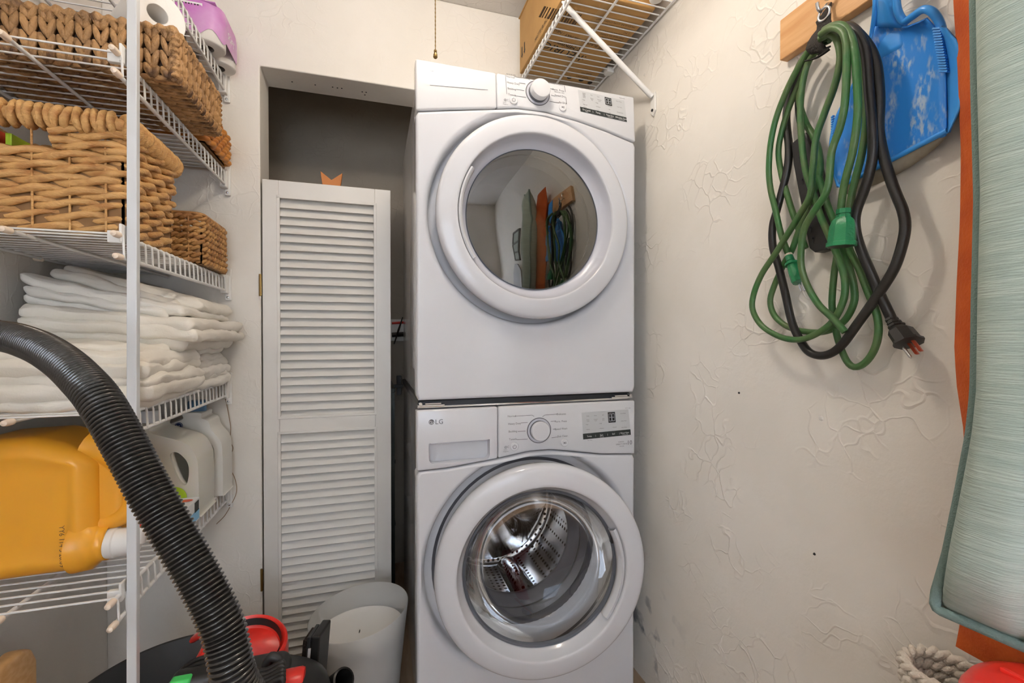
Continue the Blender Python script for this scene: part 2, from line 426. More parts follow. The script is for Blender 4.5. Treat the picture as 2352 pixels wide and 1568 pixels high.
# small nail holes on the underside of the lintel
for u, v in ((724, 195), (764, 200), (775, 202), (785, 203), (832, 211), (838, 218), (841, 212), (671, 188)):
    p = at(u, v, Z=NZ - .0005)
    MB().lathe([(0, -.0006), (.0028, -.0006), (.0028, .001)], 8, p).build('nail_hole', M['dark'], wb)
# wall chips on the right wall
for u, v, s_ in ((1697, 902, .003), (1870, 1272, .003), (1885, 960, .006), (1480, 172, .004)):
    p = at(u, v, X=XR - .001)
    MB().lathe([(0, -.002), (s_ * .6, -.0016), (s_, 0.001)], 7, p, 'x').build('plaster_chip', M['paint'] if s_ > .0035 else M['dark'], bpy.data.objects['wall_right'])

# ------------------------------------------------------------------ louvred closet door
dz0, dz1, dx0, dx1, dy0, dy1 = .012, 1.715, NX + .006, .064, YB - .006, YB + .026
door = thing('door_1', 'white louvred closet door leaf, shorter than its opening', None, (dx0, dy0, 0), kind='structure')
sx0, sx1 = -.313, .008
zt1, zt0, zb1, zb0 = 1.658, .888, .834, .022
MB().box(dx0, sx0, dy0, dy1, dz0, dz1).build('stile', M['paint'], door, bevel=.002)
MB().box(sx1, dx1, dy0, dy1, dz0, dz1).build('stile', M['paint'], door, bevel=.002)
for a, b in ((zt1, dz1), (zb1, zt0), (dz0, zb0)):
    MB().box(sx0, sx1, dy0, dy1, a, b).build('rail', M['paint'], door, bevel=.002)
for a, b in ((zt0, zt1), (zb0, zb1)):       # moulding round each louvre field
    f = MB()
    f.box(sx0 - .006, sx0 + .004, dy0 - .002, dy0 + .006, a, b).box(sx1 - .004, sx1 + .006, dy0 - .002, dy0 + .006, a, b)
    f.box(sx0 - .006, sx1 + .006, dy0 - .002, dy0 + .006, b - .004, b + .005).box(sx0 - .006, sx1 + .006, dy0 - .002, dy0 + .006, a - .005, a + .004)
    f.build('moulding', M['paint'], door, bevel=.0012)
sl = None
for a, b, n in ((zt0, zt1, 26), (zb0, zb1, 28)):
    for i in range(n):
        z = a + (b - a) * (i + .5) / n
        c = ((sx0 + sx1) / 2 - dx0, (dy0 + dy1) / 2 - dy0, z)
        if sl is None:
            w = sx1 - sx0 - .002
            p = [(-.0125, -.0205), (-.0100, -.0225), (.0130, .0150), (.0105, .0170)]   # tilted slat: lower edge towards the room
            sl = MB().prism([(y, zz) for y, zz in p], -w / 2, w / 2, 'x').build('slat', M['paint'], door, bevel=.001, local=True)
            sl.location = c
        else: share(sl, door, c)
for z in (1.349, .329):
    h = MB().tube([(NX - .001, dy0 - .002, z - .038), (NX - .001, dy0 - .002, z + .038)], .0036, 8)
    h.box(NX - .002, NX + .004, dy0 - .003, dy0 - .0005, z - .036, z + .036)
    h.build('hinge', M['brass'], door, smooth=40)

# star ornament fixed to the back of the door
st = []
c0 = at(762, 438, Y=dy1 + .012)
for k in range(12):
    r = .075 if k % 2 == 0 else .036
    a = math.pi / 2 + math.radians(30) + k * math.pi / 6
    st.append((c0[0] + r * math.cos(a), c0[2] + r * math.sin(a)))
tag(MB().prism(st, dy1 + .001, dy1 + .018, 'y').build('star_ornament', M['star'], bevel=.001), 'orange stained wooden star peeking over the louvred door', 'ornament')

# ------------------------------------------------------------------ washer and dryer
MX0, MX1, MY, MYB = .114, .800, 1.273, 2.02
CX = (MX0 + MX1) / 2
def seam(px):
    q = np.array([at(u, v, Y=MY) for u, v in px])
    return lambda x: np.interp(x, q[:, 0], q[:, 2])
s_dry = seam([(950, 255), (956, 254), (1027, 251), (1144, 247.5), (1188, 246), (1252, 254), (1328, 275.6), (1392, 298.6), (1451, 324), (1462, 328)])
s_was = seam([(950, 1084.5), (953, 1084), (1030, 1075), (1144, 1053.5), (1213, 1037), (1264, 1033), (1315, 1037), (1379, 1043), (1463, 1043), (1470, 1043)])

def front_body(name, z0, sfun, cz, par, prof):
    """front panel below the control strip, with a round door well; outline and circle paired by angle"""
    out = []
    r = .014
    N_ = 44
    for i in range(N_): out.append((MX0, z0 + r + (sfun(MX0) - .012 - z0 - r) * i / (N_ - 1)))
    xs = np.linspace(MX0 + .006, MX1 - .006, 64)
    for x in xs: out.append((x, sfun(x) - .0018))
    for i in range(N_): out.append((MX1, sfun(MX1) - .012 - (sfun(MX1) - .012 - z0 - r) * i / (N_ - 1)))
    for x in xs[::-1]: out.append((x, z0))
    O = np.array(out); c = np.array([CX, cz]); d = O - c; R = np.linalg.norm(d, axis=1); d /= R[:, None]
    def ring(rad, y): q = c + d * rad[:, None]; return [(a, y, b) for a, b in q]
    rings = [ring(R, MY + .06), ring(R, MY + .012), ring(R - .0005, MY + .007), ring(R - .003, MY + .0025), ring(R - .007, MY + .0004), ring(R - .0095, MY), ring(R - .011, MY)]
    for rr, yy in prof:
        rings.append(ring(np.minimum(rr, R - .0115 - .0006 * (len(rings) - 7)), MY + yy))
    return MB().grid(np.array(rings), cv=True).build(name, M['enamel'], par, smooth=50)

def strip(name, x0, x1, ztop, sfun, par, m):
    xs = np.linspace(x0, x1, 24)
    poly = [(x, sfun(x) + .0012) for x in xs] + [(x1, ztop), (x0, ztop)]
    return MB().prism(poly, MY - .001, MY + .05, 'y').build(name, m, par, smooth=40, bevel=.006, seg=3)

RT, UPV = (1, 0, 0), (0, 0, 1)
def label_at(u, v, txt, size, al='LEFT', y=MY - .0016, up=UPV): return (txt, size, at(u, v, Y=y), RT, up, al)
def leader(mb, p, q, w=.0006, y=MY - .0017):
    a, b = at(*p, Y=y), at(*q, Y=y); t = (b - a) / np.linalg.norm(b - a); nrm = np.array([-t[2], 0, t[0]]) * w
    mb.add([a - nrm, b - nrm, b + nrm, a + nrm], [(0, 1, 2, 3)])

def knob(par, u, v, R, out):
    c = at(u, v, Y=MY - .001)
    MB().lathe([(R + .0015, .001), (R + .0015, -.0012), (R - .0006, -.0016)], 48, c, 'y').build('knob_ring', M['print'], par, smooth=30)
    MB().lathe([(0, -.0008), (R - .0006, -.0010), (R - .0006, .001)], 48, c, 'y').build('knob_plate', M['bezel'], par, smooth=30)
    k = MB().lathe([(R * .80, 0), (R * .78, -out * .45), (R * .79, -out * .85), (R * .74, -out * .97), (R * .6, -out), (0, -out)], 48, c, 'y').build('knob', M['enamel_panel'], par, smooth=40)
    MB().lathe([(R * .805, -out * .05), (R * .805, -out * .35), (R * .7, -out * .4)], 48, c, 'y').build('knob_skirt', M['seal'], k, smooth=40)

def button(par, u, v, R, icon):
    c = at(u, v, Y=MY - .001)
    b = MB().lathe([(R, .001), (R, -.003), (R * .93, -.0042), (R * .5, -.0046), (0, -.0046)], 32, c, 'y').build('button', M['enamel_panel'], par, smooth=40)
    ic = MB(); y = c[1] - .0050
    if icon == 'power':
        a = np.linspace(math.radians(125), math.radians(415), 20)
        P = [[(c[0] + rr * math.cos(t), y, c[2] + rr * math.sin(t)) for t in a] for rr in (R * .36, R * .46)]
        ic.grid(P); ic.box(c[0] - R * .05, c[0] + R * .05, y, y + .0003, c[2] + R * .12, c[2] + R * .52)
    else:
        ic.add([(c[0] - R * .3, y, c[2] + R * .3), (c[0] - R * .3, y, c[2] - R * .3), (c[0] + R * .1, y, c[2])], [(0, 1, 2)])
        ic.box(c[0] + R * .14, c[0] + R * .22, y, y + .0003, c[2] - R * .28, c[2] + R * .28)
        ic.box(c[0] + R * .3, c[0] + R * .38, y, y + .0003, c[2] - R * .28, c[2] + R * .28)
    ic.build('icon', M['print'], b)

def display(par, q, texts, band, seg_px, lab):
    """q: pixel corners tl, tr, br, bl of the silver field, band: fraction of height used by the black strip"""
    y = MY - .0014
    P = [at(u, v, Y=y) for u, v in q]
    d = MB().add(P, [(0, 1, 2, 3)]).build('display_field', M['silver_panel'], par)
    lerp = lambda s, t: (P[0] * (1 - s) + P[1] * s) * (1 - t) + (P[3] * (1 - s) + P[2] * s) * t + np.array([0, -.0004, 0])
    MB().add([lerp(0, 1 - band), lerp(1, 1 - band), lerp(1, 1), lerp(0, 1)], [(0, 1, 2, 3)]).build('touch_strip', M['panel_black'], d)
    s0, s1, t0, t1 = seg_px
    MB().add([lerp(s0, t0), lerp(s1, t0), lerp(s1, t1), lerp(s0, t1)], [(0, 1, 2, 3)]).build('digit_window', M['lcd'], d)
    up = (P[0] - P[3]) / np.linalg.norm(P[0] - P[3]); ri = (P[1] - P[0]) / np.linalg.norm(P[1] - P[0])
    off = np.array([0, -.0004, 0])
    sg = MB(); w = s1 - s0; h = t1 - t0
    for k in (0, 1):
        a, b = s0 + w * (.12 + .42 * k), s0 + w * (.44 + .42 * k)
        c, e, f_ = t0 + h * .16, t0 + h * .5, t0 + h * .84
        for (sa, ta, sb, tb) in ((a, c, b, c), (a, e, b, e), (a, f_, b, f_), (a, c, a, f_), (b, c, b, f_)):
            ws, ht = w * .025, h * .022
            sg.add([lerp(sa - ws, ta - ht) + off, lerp(sb + ws, ta - ht) + off, lerp(sb + ws, tb + ht) + off, lerp(sa - ws, tb + ht) + off], [(0, 1, 2, 3)])
    sg.build('digit_segments', M['lcd_seg'], d)
    writing([(t, sz, lerp(s, tt) + off, ri, up, al) for (t, sz, s, tt, al, wh) in texts if not wh], M['print'], d)
    writing([(t, sz, lerp(s, tt) + off, ri, up, al) for (t, sz, s, tt, al, wh) in texts if wh], M['print_w'], d)

def logo(par, u, v, m, size):
    c = at(u, v, Y=MY - .0018)
    a = np.linspace(0, 2 * math.pi, 25)[:-1]
    lg = MB().add([(c[0], c[1], c[2])] + [(c[0] + size * math.cos(t), c[1], c[2] + size * math.sin(t)) for t in a], [(0, 1 + i, 1 + (i + 1) % 24) for i in range(24)]).build('logo_disc', m, par)
    f = MB(); y = c[1] - .0004
    f.box(c[0] - size * .12, c[0] + size * .02, y, y + .0002, c[2] - size * .45, c[2] + size * .45).box(c[0] - size * .12, c[0] + size * .35, y, y + .0002, c[2] - size * .45, c[2] - size * .32)
    f.lathe([(size * .16, 0), (size * .001, 0)], 10, (c[0] - size * .42, y, c[2] + size * .3), 'y')
    P = [[(c[0] + rr * math.cos(t), y, c[2] + rr * math.sin(t)) for t in np.linspace(0, -math.pi * 1.2, 14)] for rr in (size * .66, size * .8)]
    f.grid(P); f.box(c[0] + size * .3, c[0] + size * .8, y, y + .0002, c[2] - size * .03, c[2] + size * .1)
    f.build('logo_face', M['enamel_panel'], lg)
    writing([('LG', size * 2.5, at(u + size * 1120, v + size * .82 * 800, Y=MY - .0018), RT, UPV, 'LEFT')], m, par, 'logo_letters')

def field_words(words_l, words_r, strip_words, strip_s):
    t = []
    for s, tt, w in words_l: t.append((w, .0042, s, tt, 'LEFT', False))
    for s, tt, w in words_r: t.append((w, .0042, s, tt, 'CENTER', False))
    for s, w, w2 in strip_words:
        t.append((w, .0068, s, strip_s, 'CENTER', True))
        if w2: t.append((w2, .0036, s, strip_s + .055, 'CENTER', True))
    return t

def cab(par, z0, z1):
    a, b, y = MX0 + .012, MX1 - .012, MY + .055
    MB().add([(a, y, z0), (b, y, z0), (b, y, z1), (a, y, z1), (a, MYB, z0), (b, MYB, z0), (b, MYB, z1), (a, MYB, z1)],
             [(4, 5, 6, 7), (0, 1, 5, 4), (1, 2, 6, 5), (2, 3, 7, 6), (3, 0, 4, 7)]).build('cabinet', M['enamel'], par, bevel=.008, seg=3)
# ---- washer
wa = thing('washing_machine', 'white front loading washing machine under the dryer, round door ajar', 'washing machine', (CX, MY, 0))
cab(wa, .03, .972)
for x in (MX0 + .06, MX1 - .06):
    for y in (MY + .1, MYB - .08):
        MB().lathe([(.02, 0), (.022, .01), (.012, .014), (.012, .032)], 12, (x, y, 0)).build('foot', M['black'], wa)
wprof = [(.342, 0), (.339, 0), (.336, .0006), (.331, .003), (.326, .009), (.322, .020), (.320, .036), (.317, .040), (.302, .041), (.246, .032), (.238, .036), (.226, .07)]
WCZ = .506
front_body('front_panel', .03, s_was, WCZ, wa, wprof)
strip('control_panel', .3475, MX1, .968, s_was, wa, M['enamel_panel'])
dr = strip('detergent_drawer', MX0, .3460, .968, s_was, wa, M['enamel'])
a, b = at(985, 1018, Y=MY), at(1125, 1055, Y=MY)
rc0 = .016; pk = [(a[0], a[2]), (b[0], a[2])] + [(b[0] - rc0 + rc0 * math.cos(t), b[2] + rc0 + rc0 * math.sin(t)) for t in np.linspace(0, -math.pi / 2, 7)] + [(a[0] + rc0 + rc0 * math.cos(t), b[2] + rc0 + rc0 * math.sin(t)) for t in np.linspace(-math.pi / 2, -math.pi, 7)]
carve(dr, MB().prism(pk, MY - .02, MY + .028, 'y'))
MB().box(a[0] + .004, b[0] - .004, MY + .004, MY + .026, a[2] - .004, a[2] + .004).build('handle_lip', M['bezel'], dr, bevel=.001)
logo(wa, 991, 969, M['print'], .0075)
knob(wa, 1238, 988, .0365, .020)
button(wa, 1181, 1025, .0125, 'power'); button(wa, 1296, 1016, .0115, 'play')
ld = MB()
for p, q in (((1183, 955.5), (1222, 953)), ((1222, 953), (1227, 956)), ((1196, 971), (1212, 970)), ((1189, 990.5), (1207, 989.5)), ((1187, 1009.5), (1212, 1008)),
             ((1281, 950.5), (1251, 953)), ((1251, 953), (1246, 957)), ((1276, 966.5), (1265, 967.5)), ((1277, 985), (1270, 985.5)), ((1283, 1003), (1267, 1005))): leader(ld, p, q)
ld.build('dial_marks', M['print'], wa)
S_ = .0082
writing([label_at(1166, 958, 'Normal', S_), label_at(1167, 975.5, 'Heavy Duty', S_), label_at(1168, 993, 'Bedding', S_), label_at(1169, 1011, 'Towels', S_),
         label_at(1300, 952, 'Delicates', S_, 'RIGHT'), label_at(1302, 968.5, 'Perm. Press', S_, 'RIGHT'), label_at(1303, 985.5, 'Speed Wash', S_, 'RIGHT'), label_at(1304, 1002.5, 'Tub Clean', S_, 'RIGHT'),
         label_at(1157, 1034, 'Smart', .0042), label_at(1156, 1038, 'Diagnosis', .0042), label_at(1158, 1029, '@C', .009),
         label_at(1415, 1022, 'DIRECT DRIVE', .0062), label_at(1420, 1016, 'INVERTER', .0045), label_at(1423, 1026, 'MOTOR', .0045),
         label_at(1440, 1021, '10', .019), label_at(1349, 1012, 'Tub Clean', .004), label_at(1436, 938, 'Wi-Fi ready', .004, 'LEFT')], M['print'], wa)
tx = field_words([(.06, .47, '• Hot'), (.06, .57, '•'), (.06, .66, '• Warm'), (.06, .74, '•'), (.06, .83, '• Tap Cold'), (.34, .47, '• High'), (.34, .66, '• Medium'), (.34, .83, '• Low'), (.61, .47, '• Heavy'), (.61, .66, '• Normal'), (.61, .83, '• Light')],
                 [(.12, .16, 'Wash'), (.28, .16, 'Rinse'), (.44, .16, 'Spin'), (.12, .30, 'Door\nLock'), (.28, .30, 'Control\nLock'), (.44, .30, 'Add\nItem'), (.87, .16, 'Cold Wash'), (.87, .45, 'Delay Wash'), (.87, .70, 'Extra Rinse')],
                 [(.13, 'Temp.', ''), (.38, 'Spin', '*Fast only'), (.63, 'Soil', ''), (.87, 'Rinse+Spin', '*Control Lock'), (.255, '|', ''), (.505, '|', ''), (.755, '|', '')], .925)
display(wa, ((1336, 947.5), (1443.5, 939.5), (1449, 998), (1339.5, 1009)), tx, .215, (.545, .70, .06, .46), 'w')

# door, swung a little out on its left hinge
def door_axis(cx, cz, y, ang, hx):
    """maps local door coords (x right, y depth, z up about its centre) to the world, rotated about the hinge"""
    ca, sa = math.cos(ang), math.sin(ang)
    def f(p):
        p = np.asarray(p, float).reshape(-1, 3); X = p[:, 0] + (cx - hx); Y = p[:, 1]
        return np.stack([hx + X * ca + Y * sa, y - X * sa + Y * ca, cz + p[:, 2]], 1)
    return f
class MD(MB):
    def __init__(s, f): super().__init__(); s.f = f
    def add(s, v, q): return super().add(s.f(v), q)
WF = door_axis(.463, WCZ, MY - .022, math.radians(7.6), .158)
wd = MD(WF).lathe([(.296, .030), (.3025, .022), (.305, .004), (.305, -.004), (.304, -.012), (.3005, -.019), (.295, -.0225), (.289, -.0245), (.268, -.0275), (.253, -.029), (.2475, -.0288), (.2450, -.0278), (.2435, -.0255), (.2425, -.022), (.236, -.006), (.230, .004), (.2265, .009), (.2255, .012)], 96, ax='y').build('door_ring', M['enamel'], wa, smooth=40)
MD(WF).lathe([(.296, .029), (.25, .034), (.232, .03)], 96, ax='y').build('inner_ring', M['rubber'], wd, smooth=40)
MD(WF).lathe([(.2262, .006), (.2200, .008), (.2170, .014), (.219, .02)], 96, ax='y').build('chrome_trim', M['seal'], wd, smooth=40)
MD(WF).lathe([(.2195, .012), (.214, .030), (.205, .060), (.185, .095), (.150, .120), (.095, .135), (0, .139)], 64, ax='y').build('glass_bowl', M['glass_clear'], wd, smooth=60)
# grip on the free side of the door
g = []
for t in np.linspace(math.radians(-38), math.radians(28), 22):
    g.append([(rr * math.cos(t), yy, rr * math.sin(t)) for rr, yy in ((.2395, -.022), (.231, -.0245), (.2235, -.016), (.222, -.002), (.2265, .004))])
MD(WF).grid(g).build('grip', M['enamel_panel'], wd, smooth=50)
t0 = math.radians(20)
MD(WF).box(.2185 * math.cos(t0), .2185 * math.cos(t0) + .008, -.004, .012, .2185 * math.sin(t0) - .014, .2185 * math.sin(t0) + .014).build('latch', M['black'], wd, bevel=.002)
# gasket and drum
MB().lathe([(.298, .0385), (.244, .0405), (.236, .050), (.226, .068), (.220, .080), (.222, .092), (.212, .100), (.204, .108), (.208, .122), (.198, .130), (.190, .146), (.182, .152), (.180, .160), (.186, .166), (.230, .170)], 64, (CX, MY, WCZ), 'y').build('gasket', M['rubber'], wa, smooth=60)
DZ = WCZ + .005
drum_m = mat('drum_perforated', (.70, .71, .73), .14, metal=1)
N, L = nt(drum_m)
vo = N.new('ShaderNodeTexVoronoi'); vo.inputs['Scale'].default_value = 50; vo.inputs['Randomness'].default_value = 0.0
L.new(N['Texture Coordinate'].outputs['Object'], vo.inputs['Vector'])
rr_ = N.new('ShaderNodeMapRange'); rr_.inputs[1].default_value = .27; rr_.inputs[2].default_value = .31; L.new(vo.outputs['Distance'], rr_.inputs[0])
mx = N.new('ShaderNodeMix'); mx.data_type = 'RGBA'; mx.inputs[6].default_value = (.02, .02, .025, 1); mx.inputs[7].default_value = (.70, .71, .73, 1)
L.new(rr_.outputs[0], mx.inputs[0]); L.new(mx.outputs[2], N['Principled BSDF'].inputs['Base Color'])
M['drum'] = drum_m
dm = MB().lathe([(.205, .172), (.235, .174), (.246, .180), (.250, .19), (.250, .20), (.247, .205), (.250, .21), (.250, .46), (.243, .475), (.225, .48)], 72, (CX, MY, DZ), 'y').build('drum', drum_m, wa, smooth=50)
def emboss(p):
    x, z = p[0] - CX, p[2] - DZ; r = math.hypot(x, z); a = math.atan2(z, x) + .5
    return p + np.array([0, -.050 * max(0, math.cos(3 * a)) ** 1.2 * math.sin(min(1, r / .22) * math.pi) ** .8 - .04 * math.exp(-(r / .05) ** 2), 0])
P = [[emboss(np.array([CX + r * math.cos(t), MY + .48, DZ + r * math.sin(t)])) for t in np.linspace(0, 2 * math.pi, 73)[:-1]] for r in np.linspace(.225, .002, 16)]
MB().grid(P, cv=True, capu=False).build('drum_back', M['steel'], dm, smooth=70)
for k in range(3):
    a = math.radians(-78 + 120 * k); ca, sa = math.cos(a), math.sin(a)
    P = []
    for yy in np.linspace(.19, .47, 9):
        hgt = .055 * math.sin((yy - .17) / .32 * math.pi) ** .5
        row = []
        for tt in np.linspace(-1, 1, 9):
            rr = .25 - hgt * math.cos(tt * math.pi / 2) ** .8; off = tt * .045
            row.append((CX + rr * ca - off * sa, MY + yy, DZ + rr * sa + off * ca))
        P.append(row)
    MB().grid(P).build('lifter', drum_m, dm, smooth=60)

# ---- stacking kit between the machines
sk = thing('stacking_kit', 'black stacking rail with chrome clips between washer and dryer', 'bracket', (CX, MY, .972))
MB().box(MX0 + .006, MX1 - .006, MY + .022, MYB - .02, .973, .991).build('rail', M['dark'], sk, bevel=.002)
MB().box(MX0 + .004, MX1 - .02, MY + .010, MY + .024, .971, .977).build('front_strip', M['chrome'], sk, bevel=.002)
for x, w in ((MX0 + .004, 1), (MX1 - .006, -1)):
    cl = MB().box(min(x, x + w * .075), max(x, x + w * .075), MY + .004, MY + .022, .976, .981)
    cl.box(min(x + w * .02, x + w * .065), max(x + w * .02, x + w * .065), MY + .002, MY + .018, .982, .986)
    cl.tube([(x + w * .008, MY + .002, .984), (x + w * .008, MY + .02, .984)], .005, 10)
    cl.build('clip', M['chrome'], sk, bevel=.001)

# ---- dryer
dy = thing('tumble_dryer', 'white tumble dryer with smoked glass door stacked on the washer', 'dryer', (CX, MY, .991))
cab(dy, .992, 1.932)
side = MB()     # pressed panels on the visible side
side.rbox((MX0 + .012, 1.66, 1.46), (.010, .52, .78), .0045, 4, 3)
side.build('side_pressing', M['enamel'], dy, smooth=50)
DCZ = 1.519
dprof = [(.330, 0), (.326, 0), (.322, .0007), (.316, .004), (.311, .011), (.308, .025), (.307, .045), (.304, .048), (.296, .048), (.23, .050), (.22, .032), (.212, .06)]
front_body('front_panel', .994, s_dry, DCZ, dy, dprof)
strip('control_panel', .3452, MX1, 1.937, s_dry, dy, M['enamel_panel'])
strip('blank_panel', MX0, .3445, 1.937, s_dry, dy, M['enamel_panel'])
DF = door_axis(.4615, DCZ, MY - .012, 0, .4615)
dd = MD(DF).lathe([(.288, .030), (.294, .018), (.2962, .003), (.2962, -.003), (.2952, -.010), (.2925, -.0155), (.288, -.0185), (.283, -.0200), (.262, -.0235), (.246, -.0245), (.2415, -.0243), (.2392, -.0234), (.2378, -.0210), (.2368, -.0175)], 96, ax='y').build('door_ring', M['enamel'], dy, smooth=40)
MD(DF).lathe([(.2366, -.0178), (.231, -.001), (.224, .010), (.216, .017), (.2085, .021)], 96, ax='y').build('bezel', M['bezel'], dd, smooth=40)
MD(DF).lathe([(.2085, .0185), (.2065, .0165), (.2055, .0190)], 96, ax='y').build('glass_seal', M['seal'], dd, smooth=40)
MD(DF).lathe([(.2065, .0185), (.17, .0150), (.11, .0125), (0, .0115)], 64, ax='y').build('glass', M['glass_dryer'], dd, smooth=70)
g = []
for t in np.linspace(math.radians(148), math.radians(214), 22):
    g.append([(rr * math.cos(t), yy, rr * math.sin(t)) for rr, yy in ((.2355, -.019), (.231, -.0225), (.2245, -.018), (.2215, -.004), (.222, .010))])
MD(DF).grid(g).build('grip', M['enamel_panel'], dd, smooth=50)
dd2 = MB().lathe([(.205, .050), (.214, .062), (.214, .075), (.19, .09), (.235, .095), (.27, .12), (.27, .5), (.26, .51), (0, .51)], 56, (CX, MY, DCZ), 'y').build('drum', mat('dryer_drum', (.16, .155, .14), .4, metal=.6), dy, smooth=50)
for k in range(3):
    a = math.radians(20 + 120 * k)
    MB().tube([(CX + .262 * math.cos(a), MY + .14, DCZ + .262 * math.sin(a)), (CX + .262 * math.cos(a), MY + .5, DCZ + .262 * math.sin(a))], .03, 8).build('lifter', M['steel'], dd2, smooth=60)
lgp = (983, 158)
logo(dy, 993, 153, M['print_w'], .0075)
knob(dy, 1237, 211, .0365, .034)
button(dy, 1180, 229, .0122, 'power'); button(dy, 1293, 246, .0115, 'play')
ld = MB()
for p, q in (((1184, 172), (1216, 177)), ((1216, 177), (1221, 180)), ((1194, 186.5), (1209, 188.5)), ((1187, 202), (1206, 205)), ((1184, 217.5), (1210, 221)), ((1163, 168), (1165.5, 214)), ((1277, 188.5), (1253, 184)), ((1275, 202), (1263, 199)), ((1277, 218), (1268, 215.5)), ((1286, 234), (1264, 230.5)),
             ((1299, 192), (1301.5, 208)), ((1302, 220), (1303.5, 237)), ((988, 193), (1122, 204))): leader(ld, p, q)
ld.build('dial_marks', M['print'], dy)
tilt = UPV
writing([label_at(1165, 173, 'Normal', S_), label_at(1166, 187, 'Heavy Duty', S_), label_at(1167, 201.5, 'Bedding', S_), label_at(1168.5, 216, 'Towels', S_),
         label_at(1165, 166.5, 'SENSOR DRY', .0052), label_at(1299, 212.5, 'MANUAL DRY', .0052, 'RIGHT'),
         label_at(1297, 193, 'Delicates', S_, 'RIGHT'), label_at(1299, 208, 'Perm. Press', S_, 'RIGHT'), label_at(1301, 221.5, 'Speed Dry', S_, 'RIGHT'), label_at(1303, 237, 'Air Dry', S_, 'RIGHT'),
         label_at(1156, 234, 'Smart', .0042), label_at(1156, 238, 'Diagnosis', .0042), label_at(1158, 229, '@C', .009), label_at(1426, 222, 'Wi-Fi ready', .004)], M['print'], dy)
tx = field_words([(.06, .45, '• Very'), (.06, .56, '•'), (.06, .66, '• Normal'), (.06, .78, '• Damp'), (.34, .45, '• High'), (.34, .62, '• Medium'), (.34, .78, '• Low'), (.61, .45, '• 60 min'), (.61, .62, '• 40'), (.61, .78, '• 20')],
                 [(.12, .14, 'Check\nFilter\nClean\nDuct'), (.28, .14, 'Dry'), (.42, .14, 'Cool'), (.28, .30, 'Damp\nDry'), (.44, .28, 'Wrinkle\nCare'), (.87, .14, 'More Time'), (.87, .40, 'Less Time'), (.87, .65, 'Energy Saver')],
                 [(.13, 'Dry Level', '*Signal'), (.38, 'Temp.', ''), (.63, 'Time Dry', '*Damp Dry'), (.88, 'Wrinkle Care', '*Control Lock'), (.265, '|', ''), (.505, '|', ''), (.755, '|', '')], .915)
display(dy, ((1330, 202), (1437, 227.5), (1441.5, 279), (1335, 254)), tx, .215, (.565, .71, .05, .40), 'd')

# the dryer's control strip leans back a little
def shear(o):
    for c in o.children:
        if c.name.split('.')[0] in ('cabinet', 'front_panel', 'side_pressing', 'door_ring', 'drum'): continue
        me = c.data; v = np.empty(len(me.vertices) * 3); me.vertices.foreach_get('co', v); v = v.reshape(-1, 3)
        zz = v[:, 2] + wloc(c)[2]; v[:, 1] += np.maximum(0, zz - 1.79) * .068
        me.vertices.foreach_set('co', v.ravel()); me.update(); shear(c)
shear(dy)

# ------------------------------------------------------------------ wire shelves
def wire_shelf(label, z, y0, y1, xf, xm, xr, lip, pitch=.0305, caps=True, lip_up=False, group=None):
    """deck wires run from the wall rail to the front rail and bend over into the lip"""
    sh = thing('wire_shelf', label, 'shelf', (xf, y0, z), group)
    s = 1 if xr > xf else -1
    zl = z - lip
    R, r = .0042, .0022
    for nm, x, zz in (('front_rail', xf, z - .003), ('lip_rail', xf + s * -.003, zl), ('middle_rail', xm, z - R - r), ('wall_rail', xr, z - .003)):
        MB().tube([(x, y0, zz), (x, y1, zz)], R if nm != 'middle_rail' else R * .95, 8).build(nm, M['wire'], sh, smooth=50)
        if caps and nm != 'wall_rail':
            c = MB().lathe([(.0035, .010), (.0062, .008), (.0066, -.004), (.0052, -.013), (0, -.016)], 12, (x, y0, zz), 'y').build('end_cap', M['cap'], sh, smooth=50)
    n = int((y1 - y0 - .02) / pitch); w0 = None
    for i in range(n + 1):
        y = y0 + .012 + i * pitch
        if w0 is None:
            p = [(xr, 0, z), (xf + s * .008, 0, z), (xf + s * .001, 0, z + .0012), (xf - s * .004, 0, z - .003), (xf - s * .0055, 0, z - .010), (xf - s * .0068, 0, zl)]
            p = [(a - xf, b, c - z) for a, b, c in p]
            w0 = MB().tube(p, r, 6).build('deck_wire', M['wire'], sh, smooth=60, local=True)
            w0.location = (0, y - y0, 0)
        else: share(w0, sh, (0, y - y0, 0))
    return sh

SX, SM, SR = -.474, -.640, -.800
SY0, SY1 = 1.068, YB - .004
shelves = {}
for nm, z, lab in (('s0', H + .868, 'white wire shelf on the left holding the purple toilet paper pack'),
                   ('s1', H + .555, 'white wire shelf on the left holding the dark braided basket'),
                   ('s2', H + .202, 'white wire shelf on the left holding the large tan rope basket'),
                   ('s3', H - .150, 'white wire shelf on the left holding the pile of cream linens'),
                   ('s4', H - .500, 'white wire shelf on the left holding detergent bottles')):
    sh = wire_shelf(lab, z, SY0 - (.03 if nm == 's4' else 0), SY1, SX, SM, SR, .046)
    shelves[nm] = (sh, z)
    # bracket on the back wall that carries the front rail
    b = MB().box(SX - .012, SX + .010, YB - .030, YB - .001, z - .056, z + .006)
    b.build('wall_bracket', M['bracket'], sh, bevel=.003)
    MB().box(SX - .002, SX + .016, YB - .009, YB - .001, z - .078, z + .030).build('bracket_plate', M['bracket'], sh, bevel=.002)
    MB().lathe([(0, -.003), (.004, -.002), (.004, .003)], 10, (SX + .006, YB - .009, z - .068), 'y').build('screw', M['zinc'], sh)
    for yy in (SY0 + .10, 1.45):
        MB().lathe([(.004, -.012), (.0075, -.010), (.0085, .006), (.004, .010)], 10, (SR - .005, yy, z - .003), 'x').build('wall_clip', M['cap'], sh, smooth=50)

